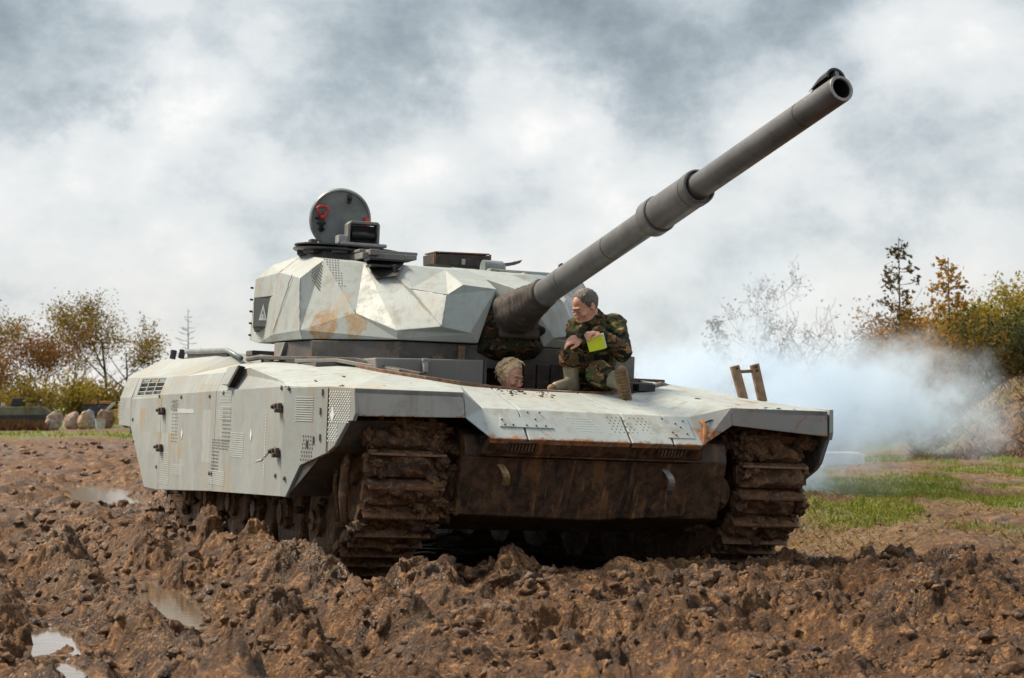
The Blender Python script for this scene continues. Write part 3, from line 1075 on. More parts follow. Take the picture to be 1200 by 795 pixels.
mb = MB()
mb.prism([on_bevel(-.80, .62), on_bevel(-.78, .30), on_bevel(-.62, .30), on_bevel(-.62, .05), on_bevel(-.50, .05), on_bevel(-.40, .62)], nn * .008)
mb.build('access_plate', M['paint_front'], tank, bevel=.002)
mb = MB()
mb.prism([on_bevel(.45, .78), on_bevel(.42, .06), on_bevel(.66, .08), on_bevel(.66, .78)], nn * .008)
mb.build('access_plate', M['paint_front'], tank, bevel=.002)
for y, t in ((-.77, .40), (-.76, .56), (-.60, .56), (-.46, .56), (-.52, .35), (-.56, .12), (-.47, .12), (.46, .14), (.50, .60), (.52, .70), (.58, .42), (.62, .20), (.55, .30), (.61, .64), (-.70, .56), (-.53, .56)):
    mb = MB()
    mb.lathe([(0, .0065), (.008, .0065), (.010, .004)], on_bevel(y, t) + nn * .006, nn, 8)
    mb.build('bolt', M['dark_rust'], tank)


def dots(name, mat, pts, r, nrm, h=.003, seg=6):
    mb = MB()
    for p in pts:
        mb.lathe([(0, r), (h, r)], p, nrm, seg)
    return tag(mb.build(name, mat, tank), kind='stuff')


pts = [on_bevel(-.27 + .022 * (i + .5 * (j % 2)) + .012 * j, .22 + .085 * j) for j in range(6) for i in range(8)]
dots('pin_holes', M['pale_dot'], pts, .006, nn)
pts = [on_bevel(.04 + .034 * (i + .5 * (j % 2)), .14 + .10 * j) for j in range(6) for i in range(9) if abs(i - 4 - .5 * j) > .8]
dots('pin_holes', M['slot'], pts, .005, nn)
# torn edge and bent corner on the far nose facet
mb = MB()
mb.tube([(3.705, .74, 1.312), (3.73, .765, 1.285), (3.80, .735, 1.19), (3.83, .72, 1.142)], [.012, .016, .017, .012], 6)
mb.build('torn_edge', simple('bright_rust', (.42, .17, .05), .7, .4, 18, .4), tank, smooth=True)
mb = MB()
mb.tube([(3.73, .77, 1.300), (3.715, .82, 1.318), (3.71, .89, 1.315), (3.70, .935, 1.302)], [.008, .007, .007, .006], 5)
mb.build('torn_edge', M['paint_dark'], tank, smooth=True)

# mud dried on the decks
n = 150
P, S = [], []
for i in range(n):
    r_ = random.random()
    if r_ < .22:
        y = random.uniform(-.5, -.05)
        t = random.random()
        P.append(Vector(lerp((2.63, y, 1.505), (3.62, y, 1.337), .1 + .3 * t)))
    elif r_ < .85:
        a, b = random.random(), random.random() ** 1.3
        q = Vector(lerp(lerp(Q0, Q1, a), lerp(Rr[4], cr_[1], a), b))
        P.append(q)
    else:
        a, b = random.random(), random.random()
        P.append(Vector(lerp(lerp(L0, L1, a), lerp(Rl[3], cl[1], a), b)))
    S.append(.005 + .022 * random.random() ** 3)
tag(scatter('mud_specks', cv2, if2, np.array([p[:] for p in P]), np.array(S), M['clod'], tank, flat=.55), kind='stuff')

# travel lock standing on the far fender
mb = MB()
for (a, b) in (((2.5, 1.615, 1.765), (2.5, 1.71, 1.49)), ((2.5, 1.79, 1.785), (2.5, 1.875, 1.49))):
    a, b = Vector(a), Vector(b)
    d = (b - a).normalized()
    s = Vector((0, 1, .3)).normalized() * .036
    mb.prism([a - s, a + s, b + s, b - s], (-.035, 0, 0))
tl_o = mb.build('travel_lock', M['wood'], tank, bevel=.004)
mb = MB()
mb.tube([(2.485, 1.60, 1.715), (2.485, 1.82, 1.735)], .014, 8)
mb.build('cross_bar', M['rustbar'], tl_o, smooth=True)
for p in ((2.502, 1.625, 1.745), (2.502, 1.795, 1.765), (2.502, 1.805, 1.735)):
    mb = MB()
    mb.lathe([(0, .010), (.012, .010)], p, (1, 0, 0), 8)
    mb.build('bolt', M['steel'], tl_o)
mb = MB()
mb.box((2.58, .80, 1.555), (.12, .14, .06))
mb.build('hatch_stop', M['steel'], tank, bevel=.006)

# ---------------------------------------------------------------- side armour
YS = -2.05


def bent_panel(name, low, crease, mat, y=YS, yt=-1.98, thick=.03, sgn=1):
    """skirt panel: lower outline (x,z) at y, then folded inwards above the crease line (list of (x, z_low, z_top))"""
    v = [(x, y, z) for x, z in low]
    tops = [(p[0], yt, p[2]) for p in crease]
    n = len(v)
    k = len(tops)
    vv = v + tops
    # low outline runs from the first crease point round the bottom to the second crease point
    faces = [tuple(range(n)), (0, n - 1) + tuple(range(n + k - 1, n - 1, -1))]
    if sgn == -1:
        faces = [tuple(reversed(q)) for q in faces]
    if sgn == -1:
        vv = [(p[0], -p[1], p[2]) for p in vv]
    return shell(name, vv, faces, mat, (0, thick * sgn, 0), bevel=.004)


def zl(x):      # lower crease
    return 1.372 + (x + 3.64) / 6.3 * .068


def zt(x):      # upper crease
    xs_, zs_ = zip(*sorted((p[0], p[2]) for p in cl))
    return float(np.interp(x, xs_, zs_))


def zb(x):      # lower edge
    return float(np.interp(x, [-2.9, -1.8, .5, 2.8], [.505, .51, .60, .66]))


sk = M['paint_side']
g2 = .007
for sgn in (1, -1):
    for xq in (-2.0, .40, 2.705):
        mb = MB()
        mb.box((xq, -2.042 * sgn, .5 * (zb(xq) + zl(xq))), (.013, .012, zl(xq) - zb(xq)))
        mb.build('gap_shade_strip', M['black'], tank)  # black strip laid in the panel gap, its shade painted in
    mb = MB()
    mb.box((3.345, -1.900 * sgn, 1.21), (.014, .012, .44))
    mb.build('gap_shade_strip', M['black'], tank)  # painted gap shade again, between the two front side panels
    # rear end plate
    x0, x1 = -4.33, -3.64
    bent_panel('rear_side_panel', [(x1 - g2, zl(x1)), (x1 - g2, 1.075), (x0 - .03, 1.085), (x0 - .02, zl(x0))], ((x1 - g2, 0, zt(x1)), (x0, 0, zt(x0))), sk, sgn=sgn)
    # the louvred panel, cut off obliquely behind
    x0, x1 = -3.64, -2.0
    lx0, lx1, lz0, lz1 = -3.42, -2.16, 1.385, 1.535
    bent_panel('louvre_panel', [(x1 - g2, zl(x1) - .02), (x1 - g2, zb(x1)), (-2.72, .505), (x0 + g2, 1.075), (x0 + g2, zl(x0) - .02)], ((x1 - g2, 0, zl(x1)), (x0 + g2, 0, zl(x0))), sk, yt=-2.043, sgn=sgn)
    lo = [(-3.64 + g2, -2.043, zl(-3.64) + .001), (-2.0 - g2, -2.043, zl(-2.0) + .001), (-2.0 - g2, -1.98, zt(-2)), (-3.64 + g2, -1.98, zt(-3.64))]
    if sgn == -1: lo = mirror(lo)
    # louvre: black recess, frame bars and slats
    rec = shell('louvre', [(p[0], p[1] + .05 * sgn, p[2]) for p in lo], [(0, 1, 2, 3) if sgn == 1 else (3, 2, 1, 0)], M['black'], (0, .02 * sgn, 0), bevel=0)

    def lp(u, w, off=0.0):
        a = Vector(lerp(lo[0], lo[1], u))
        b = Vector(lerp(lo[3], lo[2], u))
        return a.lerp(b, w) + Vector((0, -off * sgn, 0))
    for u0, u1 in ((0, .13), (.375, .40), (.645, .67), (.905, 1.0)):
        mb = MB()
        mb.prism([lp(u0, 0), lp(u1, 0), lp(u1, 1), lp(u0, 1)], (0, .03 * sgn, 0))
        mb.build('louvre_post', sk, rec, bevel=.003)
    for w0, w1 in ((0, .08), (.92, 1.0)):
        mb = MB()
        mb.prism([lp(.13, w0), lp(.905, w0), lp(.905, w1), lp(.13, w1)], (0, .028 * sgn, 0))
        mb.build('louvre_post', sk, rec, bevel=.002)
    for u0, u1 in ((.13, .375), (.40, .645), (.67, .905)):
        for wv in (.20, .43, .66, .89):
            mb = MB()
            mb.prism([lp(u0, wv + .045, -.004), lp(u1, wv + .045, -.004), lp(u1, wv - .10, -.036), lp(u0, wv - .10, -.036)], (0, .006 * sgn, .006))
            mb.build('slat', sk, rec)
    # the two large doors
    for x0, x1 in ((-2.0, .40), (.40, 2.70)):
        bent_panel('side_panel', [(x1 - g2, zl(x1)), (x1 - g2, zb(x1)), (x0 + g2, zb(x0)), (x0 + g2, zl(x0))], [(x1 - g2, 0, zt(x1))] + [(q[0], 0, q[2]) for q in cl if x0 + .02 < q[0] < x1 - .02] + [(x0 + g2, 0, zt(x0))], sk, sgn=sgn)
    # raked front panel, turned inwards
    fp = [(2.715, -2.057, 1.432), (3.345, -1.905, 1.442), (3.698, -1.821, 1.432), (3.72, -1.814, 1.263), (3.69, -1.823, 1.21), (3.63, -1.838, 1.21), (3.46, -1.878, 1.035), (3.36, -1.902, .985), (2.99, -1.991, .887), (2.80, -2.037, .657), (2.715, -2.057, .657)]
    seamx = 3.335
    pa = [fp[0], fp[1], fp[7], fp[8], fp[9], fp[10]]
    pb = [(fp[1][0] + .010, fp[1][1] + .0025, fp[1][2]), fp[2], fp[3], fp[4], fp[5], fp[6], (fp[7][0] + .010, fp[7][1] + .0025, fp[7][2] + .006)]
    for pl in (pa, pb):
        q = pl if sgn == 1 else mirror(pl)
        mb = MB()
        mb.prism(q, (-.007, .029 * sgn, 0))
        mb.build('front_side_panel', sk, tank, bevel=.004)
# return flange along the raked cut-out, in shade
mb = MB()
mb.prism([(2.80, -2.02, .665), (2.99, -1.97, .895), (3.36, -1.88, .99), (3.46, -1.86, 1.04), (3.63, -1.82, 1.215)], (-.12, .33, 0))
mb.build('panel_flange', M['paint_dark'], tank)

# fasteners, hinges and flat markings on the near side
for x, z in ((2.62, 1.29), (2.60, .97), (-1.87, 1.245), (-1.90, .905)):
    mb = MB()
    mb.box((x, YS - .022, z), (.17 if x < 0 else .11, .03, .06)).box((x - .03, YS - .035, z + .004), (.07, .035, .04)).box((x + .045, YS - .03, z - .025), (.04, .06, .03))
    h_ = mb.build('hinge', M['dark_rust'], tank, bevel=.006)
    mb = MB()
    mb.lathe([(0, .013), (.02, .013)], (x - .03, YS - .05, z), (0, -1, 0), 8)
    mb.build('hinge_bolt', M['steel'], h_)
sl_ = [(-2.1, 1.38), (-1.05, 1.37), (.16, 1.375), (.70, 1.40), (2.62, 1.43), (2.79, 1.425), (.28, .74), (.36, .74), (2.55, .80), (2.78, .79), (-2.1, .72), (-3.50, 1.15), (-3.4, .93)]
for x, z in sl_:
    mb = MB()
    y0 = YS - .002 if x < 2.7 else -2.057 + (x - 2.715) * .2406 - .003
    mb.lathe([(0, .017), (.008, .017), (.012, .010)], (x, y0, z), (0, -1, 0), 8)
    mb.build('fastener', M['slot'], tank)
for x, z in ((3.27, 1.40), (3.25, 1.27), (3.26, 1.09), (3.17, 1.07), (3.08, 1.04)):
    y0 = -2.057 + (x - 2.715) * .2406 - .003
    mb = MB()
    mb.box((x, y0, z), (.018, .012, .045))
    mb.build('fastener', M['slot'], tank)


def side_y(x):
    return YS if x < 2.715 else -2.057 + (x - 2.715) * .2406


def slots(name, mat, pts, w, hgt, t=.003):
    mb = MB()
    for x, z in pts:
        mb.box((x, side_y(x) - t * .5, z), (w, t, hgt), Matrix.Rotation(math.atan(.2406), 3, 'Z') if x > 2.715 else None)
    return tag(mb.build(name, mat, tank), kind='stuff')


def block(x0, x1, z0, z1, nx_, nz_, stag=.25, skew=0):
    return [(x0 + (x1 - x0) * (i + stag * (j % 2)) / nx_ + skew * j, z0 + (z1 - z0) * j / nz_) for i in range(nx_) for j in range(nz_)]


slots('perforations', M['slot'], block(-1.44, -1.14, .97, 1.37, 4, 13) + block(-1.5, -1.2, 1.26, 1.36, 5, 3), .020, .011)
slots('perforations', M['slot'], block(.70, 1.02, 1.02, 1.30, 6, 9), .020, .011)
slots('perforations', M['slot'], block(.34, .98, .95, 1.04, 12, 4) + block(.34, .62, .78, .95, 6, 6), .020, .011)
slots('perforations', M['slot'], block(3.0, 3.17, .93, 1.12, 5, 7, skew=.004), .013, .014)
slots('pale_lines', M['pale_dot'], block(.78, 1.3, 1.33, 1.42, 1, 8, 0) + block(.78, 1.3, 1.19, 1.30, 1, 7, 0), .42, .005)
slots('pale_lines', M['pale_dot'], block(1.25, 1.8, .90, 1.10, 1, 12, 0), .46, .005)
slots('pale_lines', M['pale_dot'], block(-1.75, -1.2, .58, .88, 1, 15, 0) + block(-1.1, -.75, .68, .78, 1, 6, 0), .5, .005)
slots('pale_lines', M['pale_dot'], block(3.02, 3.25, 1.20, 1.38, 1, 11, 0), .26, .005)
slots('pale_lines', M['pale_dot'], block(-4.28, -4.0, 1.16, 1.34, 1, 12, 0), .30, .005)
slots('pale_lines', M['pale_dot'], block(.55, 1.2, .66, .78, 1, 8, 0), .6, .005)
slots('pale_dots', M['white'], block(3.37, 3.66, 1.20, 1.42, 9, 14, .5), .014, .009)
slots('pale_dots', M['white'], block(3.37, 3.50, 1.07, 1.19, 4, 8, .5), .014, .009)
slots('pale_dots', M['white'], [(2.18, .78 + .022 * j) for j in range(23)], .014, .010)
for x, z in ((-.95, 1.05), (1.72, 1.08), (3.42, 1.25)):
    mb = MB()
    y0 = side_y(x) - .0045
    pr = [(x, y0, z + .055), (x + .028, y0 + .24 * .028 * (x > 2.7), z), (x, y0, z - .055), (x - .028, y0 - .24 * .028 * (x > 2.7), z)]
    mb.prism(pr, (0, .004, 0))
    mb.build('pale_diamond', M['white'], tank)
# white smear and scuff on the skirt
mb = MB()
mb.box((-.85, YS - .001, 1.245), (.75, .003, .035)).box((-1.0, YS - .001, 1.255), (.3, .004, .02))
mb.build('paint_smear', M['pale_dot'], tank)
mb = MB()
mb.tube([(1.9, YS, .88), (2.1, YS, .90), (2.3, YS, .96), (2.5, YS, 1.01)], [.004, .008, .008, .004], 5)
mb.build('scuff', M['pale_dot'], tank)

# small raised box (step) on the top crease and the rail at the rear
mb = MB()
mb.prism([(.72, -1.985, 1.60), (1.10, -1.985, 1.61), (.96, -2.035, 1.45), (.74, -2.035, 1.455)], (0, -.05, .01))
bx = mb.build('handle_box', M['paint_side'], tank, bevel=.006)
mb = MB()
mb.prism([(1.105, -2.04, 1.605), (1.16, -2.04, 1.605), (1.02, -2.09, 1.44), (.965, -2.09, 1.44)], (0, .05, 0))
mb.build('box_mouth', M['black'], bx)
mb = MB()
mb.tube([(-3.72, -1.5, 1.865), (-1.80, -1.5, 1.832), (-1.20, -1.5, 1.745)], .024, 12)
rl = mb.build('deck_rail', M['hatchgrey'], tank, smooth=True)
mb = MB()
mb.prism([(-3.72, -1.49, 1.84), (-1.85, -1.49, 1.81), (-1.85, -1.49, 1.76), (-3.72, -1.49, 1.76)], (0, .03, 0))
mb.build('rail_web', M['paint_dark'], rl)
mb = MB()
mb.box((-1.1, -1.30, 1.79), (.25, .3, .05)).box((-.8, -1.2, 1.74), (.5, .3, .06)).tube([(-1.3, -1.4, 1.75), (-.9, -1.5, 1.73), (-.4, -1.5, 1.74), (0.05, -1.50, 1.72)], .025, 6)
mb.build('deck_fittings', M['paint_dark'], tank, bevel=.006)
for p in ((-4.05, -1.58, 1.79), (-4.05, -1.49, 1.80)):
    mb = MB()
    mb.lathe([(0, .032), (.09, .032), (.095, .024)], p, (0, .15, 1), 12)
    o = mb.build('deck_peg', M['steel'], tank)
    auto_smooth(o)

# ---------------------------------------------------------------- running gear
def wheel(x, s, z, r, w=.42, name='road_wheel'):
    mb = MB()
    yc = s * 1.40
    mb.lathe([(-w / 2, .09), (-w / 2, r * .42), (-w / 2 + .05, r * .48), (-w / 2 + .06, r * .80), (-w / 2, r * .84), (-w / 2, r - .062), (w / 2, r - .062), (w / 2, .09)], (x, yc, z), (0, s * -1 * -1, 0), 30)
    wh = mb.build(name, M['mud'], tank)
    auto_smooth(wh)
    mb = MB()
    mb.lathe([(-w / 2 - .005, r - .06), (-w / 2 - .005, r - .012), (-w / 2 + .012, r), (w / 2 - .012, r), (w / 2 + .005, r - .012), (w / 2 + .005, r - .06)], (x, yc, z), (0, s, 0), 36)
    t_ = mb.build('tyre', M['mud'], wh)
    auto_smooth(t_)
    mb = MB()
    mb.lathe([(0, .12), (.05, .12), (.07, .08), (.09, .08)], (x, yc + s * w / 2, z), (0, s, 0), 16)
    hb = mb.build('hub_cap', M['mud'], wh)
    auto_smooth(hb)
    return wh


WX = [2.25, 1.28, .36, -.60, -1.55, -2.50]
IDL = (3.12, .885, .40)
SPR = (-3.45, .86, .40)
for s in (-1, 1):
    for x in WX:
        wheel(x, s, .47, .385)
    wheel(IDL[0], s, IDL[1], .395, name='idler_wheel')
    wheel(SPR[0], s, SPR[1], .39, name='sprocket')

# track path: a closed belt round idler, wheels and sprocket
def arc(cx, cz, r, a0, a1, n):
    return [(cx + r * math.cos(R(a0 + (a1 - a0) * i / n)), cz + r * math.sin(R(a0 + (a1 - a0) * i / n))) for i in range(n + 1)]


path = arc(IDL[0], IDL[1], .42, 92, -62, 20)
path += arc(WX[0], .47, .41, -58, -90, 6)
path += [(1.28, .06), (.36, .06), (-.6, .06), (-1.55, .06)]
path += arc(WX[-1], .47, .41, -90, -122, 6)
path += arc(SPR[0], SPR[1], .42, -122, -272, 20)
path += [(-1.5, 1.245), (.4, 1.235), (2.0, 1.27)]
pv = [Vector((p[0], 0, p[1])) for p in path]
pv.append(pv[0])
lens = [0]
for a, b in zip(pv, pv[1:]):
    lens.append(lens[-1] + (b - a).length)
TOT = lens[-1]
NSH = round(TOT / .192)


def on_path(s):
    s %= TOT
    i = max(0, np.searchsorted(lens, s, side='right') - 1)
    i = min(i, len(pv) - 2)
    t = (s - lens[i]) / max(1e-9, lens[i + 1] - lens[i])
    p = pv[i].lerp(pv[i + 1], t)
    d = (pv[i + 1] - pv[i]).normalized()
    return p, d


def shoe_mesh(k):
    """one track link: pad packed with mud, a steel cleat across it, end connectors"""
    mb = MB()
    # pad (links run along local x, width along y, outward +z)
    nx_, ny_ = 9, 22
    L, W = .180, .515
    v, f = [], []
    for i in range(nx_):
        for j in range(ny_):
            x = -L / 2 + L * i / (nx_ - 1)
            y = -W / 2 + W * j / (ny_ - 1)
            edge = min(1, min(j, ny_ - 1 - j) / 1.5) * min(1, (min(i, nx_ - 1 - i) + .35) / 1.2)
            q = Vector((x * 9, y * 9, k * 5.1))
            hh = .016 + .075 * edge * max(0, .48 + 1.1 * mnoise.fractal(q * .8, .8, 2.1, 5)) + .020 * abs(mnoise.noise(q * 3.1))
            oy = .012 * mnoise.noise(q * 2 + Vector((9, 2, 1)))
            v.append((x, y * (1 + .0) + oy, hh))
    for i in range(nx_ - 1):
        for j in range(ny_ - 1):
            a = i * ny_ + j
            f.append((a, a + ny_, a + ny_ + 1, a + 1))
    mb.add(v, f)
    mb.box((0, 0, -.005), (L, W, .045))
    nmud = len(mb.f)
    mb.box((-.058, 0, .050), (.016, W + .02, .10))
    mb.box((0, W / 2 + .01, .0), (.13, .04, .055)).box((0, -W / 2 - .01, .0), (.13, .04, .055))
    me = bpy.data.meshes.new('track_shoe')
    me.from_pydata(mb.v, [], mb.f)
    me.materials.append(M['mud'])
    me.materials.append(M['rustbar'])
    for p in me.polygons:
        if p.index < nmud - 6:
            p.use_smooth = True
        if nmud <= p.index < nmud + 6:
            p.material_index = 1
    bm = bmesh.new()
    bm.from_mesh(me)
    bmesh.ops.recalc_face_normals(bm, faces=bm.faces)
    bm.to_mesh(me)
    bm.free()
    return me


shoes = [shoe_mesh(k) for k in range(6)]
for s in (-1, 1):
    tr_ = empty('track')
    tr_.parent = tank
    for i in range(NSH):
        p, d = on_path(i * TOT / NSH + .05)
        o = bpy.data.objects.new('track_shoe', shoes[(i * 5 + (s > 0) * 3) % 6])
        C.objects.link(o)
        o.parent = tr_
        nrm = Vector((d.z, 0, -d.x)) * -1      # outward of the belt
        yv = nrm.cross(d)
        o.matrix_local = Matrix((d, yv, nrm)).transposed().to_4x4()
        o.location = (p.x, s * 1.40, p.z)

# mud packed on the running gear, hanging under the fenders and clinging to the nose
P, S = [], []
for i in range(640):
    s = random.choice((-1, 1))
    r_ = random.random()
    if r_ < .45:     # on the front bend of the track
        q, d = on_path(random.uniform(.0, 1.75))
        nrm = Vector((-d.z, 0, d.x))
        P.append(q + nrm * random.uniform(.02, .05) + Vector((0, s * 1.40 + random.choice((-1, 1)) * random.triangular(.0, .28, .265), 0)))
        S.append(.02 + .075 * random.random() ** 2)
    elif r_ < .60:   # behind the track, on the hull flank
        P.append(Vector((random.uniform(2.9, 3.5), s * random.uniform(.96, 1.08), random.uniform(.55, 1.2))))
        S.append(.04 + .07 * random.random() ** 2)
    elif r_ < .78:   # above the track under the fender
        P.append(Vector((random.uniform(3.05, 3.52), s * random.uniform(1.08, 1.72), random.uniform(1.14, 1.27))))
        S.append(.04 + .06 * random.random())
    else:            # dried on wheel faces and links along the side
        P.append(Vector((random.uniform(-3.6, 3.2), s * random.uniform(1.60, 1.74), random.uniform(.15, .9))))
        S.append(.02 + .05 * random.random() ** 2)
tag(scatter('packed_mud', cv3, if3, np.array([p[:] for p in P]), np.array(S), M['mud'], tank, flat=.9), kind='stuff')
# hanging roots of mud and a torn cable loop beside the near front wheel
mb = MB()
mb.tube([(3.05, -1.66, 1.15), (3.0, -1.72, .95), (3.03, -1.74, .75), (3.08, -1.72, .55)], [.02, .022, .02, .015], 7)
mb.tube([(3.22, -1.68, 1.10), (3.27, -1.74, .9), (3.28, -1.75, .7), (3.27, -1.73, .5)], [.03, .035, .035, .025], 7)
mb.build('hanging_strap', M['mud'], tank, smooth=True)

# ================================================================== TURRET
tur = empty('turret')
tur.parent = tank
AX0, AXT = Vector((2.007, -.042, 2.119)), Vector((.96351, .07783, .25609)).normalized()
az = math.atan2(AXT.y, AXT.x)


def tmirror(p):
    """reflect about the vertical plane through the gun"""
    p = Vector(p)
    d = p - AX0
    nrm = Vector((-math.sin(az), math.cos(az), 0))
    return tuple(p - nrm * 2 * d.dot(nrm))


VT = dict(
    B0=(.10, -1.50, 1.86), B1=(.90, -1.475, 1.86), B2=(1.735, -.925, 1.86), B3=(1.93, -.336, 1.857),
    S0=(.08, -1.525, 1.918), S1=(.90, -1.50, 1.93), S2=(1.34, -1.165, 2.07), S3=(1.74, -.94, 1.93), S4=(1.95, -.414, 1.929),
    D=(.78, -1.49, 2.36), E=(.05, -1.48, 2.45), F=(-.75, -1.50, 2.44), F2=(-.47, -1.423, 2.548), G=(-.85, -1.51, 1.90), E2=(-.45, -1.52, 1.86),
    A1=(.10, -1.29, 2.615), N=(.85, -1.316, 2.52), A2=(1.02, -1.026, 2.50), R1=(1.22, -.999, 2.341), R2=(1.33, -.83, 2.367), A3=(1.15, -.722, 2.494),
    T1=(1.25, -.404, 2.469), T2=(.9, -.02, 2.52), K1=(1.84, -.447, 2.313), K2=(1.84, -.166, 2.295), K3=(1.82, -.57, 2.229), K4=(1.93, -.64, 1.969), K0=(1.52, -.773, 2.279),
    I0=(.9, -.10, 1.86), I1=(-.6, -1.0, 1.86), J=(.3, -.6, 2.56), J2=(-.6, -1.0, 2.55))
VN = list(VT)
cheek_faces = ['B0 B1 S1 S0', 'B1 B2 S3 S2 S1', 'B2 B3 S4 S3', 'F E S0 E2 G', 'S0 S1 D E', 'S1 S2 N D', 'F F2 E', 'F2 A1 E', 'E A1 D', 'D A1 N',
               'N A1 A2', 'S2 N A2 R1', 'S2 R1 S3', 'R1 R2 K4 S3', 'S3 K4 S4', 'R2 K0 K4', 'R2 A3 K0', 'A3 T1 K0', 'T1 K3 K0', 'K0 K3 K4',
               'T1 K1 K3', 'K4 K3 K1 K2 B3 S4', 'T1 T2 K2 K1', 'A2 A3 R2 R1', 'K2 T2 I0 B3', 'B0 E2 I1 I0 B3 B2 B1', 'E2 G I1', 'A1 J A3 A2', 'A3 J T2 T1',
               'A1 F2 J2 J', 'F G I1 J2 F2', 'J2 I1 I0 T2 J', 'B0 S0 E2']
for side in (0, 1):
    v = [VT[k] if side == 0 else tmirror(VT[k]) for k in VN]
    f = [[VN.index(q) for q in s.split()] for s in cheek_faces]
    pmesh('cheek_armour', v, f, M['paint_turret'], tur, bevel=.006)

# turret body between the cheeks, bustle behind
mb = MB()
mb.prism([(.95, -.75, 1.88), (.95, .70, 1.88), (-.6, 1.0, 1.88), (-2.5, 1.0, 1.95), (-2.5, -1.0, 1.95), (-.6, -1.0, 1.88)], (0, 0, .60))
mb.build('turret_body', M['paint_turret'], tur, bevel=.02)
# dark collar on which it turns
mb = MB()
ring = [(.15, -1.50), (1.0, -1.42), (1.70, -.90), (1.85, -.25), (1.88, .25), (1.75, .85), (1.15, 1.35), (.3, 1.5), (-1.0, 1.2), (-1.4, 0), (-1.0, -1.2)]
mb.prism([(x, y, 1.665) for x, y in ring], (0, 0, .185))
mb.build('turret_ring', M['paint_dark'], tur, bevel=.008)
mb = MB()
mb.prism([(.12, -1.515, 1.69), (.32, -1.52, 1.69), (.42, -1.50, 1.845), (.12, -1.515, 1.845)], (0, .05, 0))
mb.build('ring_plate', M['paint_grey'], tur, bevel=.004)
mb = MB()
mb.box((1.875, -.45, 1.76), (.03, .05, .14)).box((1.80, -.62, 1.725), (.06, .1, .04))
mb.build('ring_bracket', M['rustbar'], tur, bevel=.004)
# weld seams along the main folds
for a_, b_ in (('D', 'S1'), ('N', 'S2'), ('M', 'M'), ('R2', 'K4'), ('K3', 'K4'), ('K0', 'K3'), ('S1', 'B1'), ('S3', 'B2'), ('A1', 'E'), ('T1', 'K3')):
    if a_ == 'M':
        a3, b3 = Vector((.55, -1.498, 2.40)), Vector((.10, -1.53, 1.93))
    else:
        a3, b3 = Vector(VT[a_]), Vector(VT[b_])
    mb = MB()
    npt = 14
    mb.tube([a3.lerp(b3, i / npt) + Vector((random.gauss(0, .0015), random.gauss(0, .0015), 0)) for i in range(npt + 1)], [.003 + .0012 * random.random() for i in range(npt + 1)], 5)
    mb.build('weld_seam', M['weld'], tur, smooth=True)

# sensor box on the side with its white triangle
mb = MB()
mb.prism([(-.30, -1.535, 1.985), (-.30, -1.535, 2.245), (-.22, -1.46, 2.262), (-.22, -1.46, 1.99)], (0, 0, 0))
sb = MB()
c0 = [(-.34, -1.60, 1.985), (-.34, -1.60, 2.25), (-.27, -1.50, 2.262), (-.27, -1.50, 1.99)]
fx = [(-.34, -1.60, 1.985), (-.34, -1.60, 2.25), (-.20, -1.46, 2.27), (-.20, -1.46, 1.985)]
fd = [(-.62, -1.52, 1.96), (-.62, -1.52, 2.25), (.20, -1.47, 2.27), (.12, -1.47, 1.95)]
sb.add(fx + fd, [(0, 3, 2, 1), (4, 5, 6, 7), (0, 1, 5, 4), (3, 7, 6, 2), (1, 2, 6, 5), (0, 4, 7, 3)])
sbo = sb.build('sensor_box', M['paint_dark'], tur, bevel=.006)
U = (Vector(fx[3]) - Vector(fx[0]))
Wv = Vector((0, 0, .265))
nb = U.cross(Wv).normalized()
if nb.x < 0:
    nb = -nb


def sbp(u, w, off=.004):
    return Vector(fx[0]) + U * u + Wv * w + nb * off


mb = MB()
mb.prism([sbp(.08, .05), sbp(.92, .05), sbp(.92, .95), sbp(.08, .95)], nb * .006)
mb.build('sensor_face', M['paint_grey'], sbo, bevel=.002)
mb = MB()
a_, b_, c_ = sbp(.32, .25, .0115), sbp(.72, .25, .0115), sbp(.52, .78, .0115)
ctr_ = (a_ + b_ + c_) / 3
ins = [ctr_.lerp(q, .52) for q in (a_, b_, c_)]
for i in range(3):
    j = (i + 1) % 3
    mb.prism([[a_, b_, c_][i], [a_, b_, c_][j], ins[j], ins[i]], nb * .003)
mb.box(ctr_ + nb * .002 - Vector((0, 0, .015)), (.012, .012, .045))
mb.build('triangle_mark', M['white'], sbo)
# bolts on the rear edge
for i in range(5):
    mb = MB()
    z = 1.94 + .105 * i
    mb.lathe([(0, .010), (.026, .010)], (-.80, -1.505, z), (0, -1, .1), 6)
    mb.build('bolt', M['steel'], tur)
# patch of pin holes on the near cheek facet and the far one
def facet_dots(name, A, B, Cc, rows, cols, r, mat, u0=0, test=None, flip=False):
    A, B, Cc = Vector(A), Vector(B), Vector(Cc)
    nrm = (B - A).cross(Cc - A).normalized()
    if flip:
        nrm = -nrm
    mb = MB()
    for j in range(rows):
        for i in range(cols):
            a, b = (i + .5 * (j % 2)) / cols, j / rows
            if test and not test(a, b):
                continue
            mb.lathe([(-.002, r), (.004, r)], A + (B - A) * a + (Cc - A) * b, nrm, 6)
    return tag(mb.build(name, mat, tur), kind='stuff')


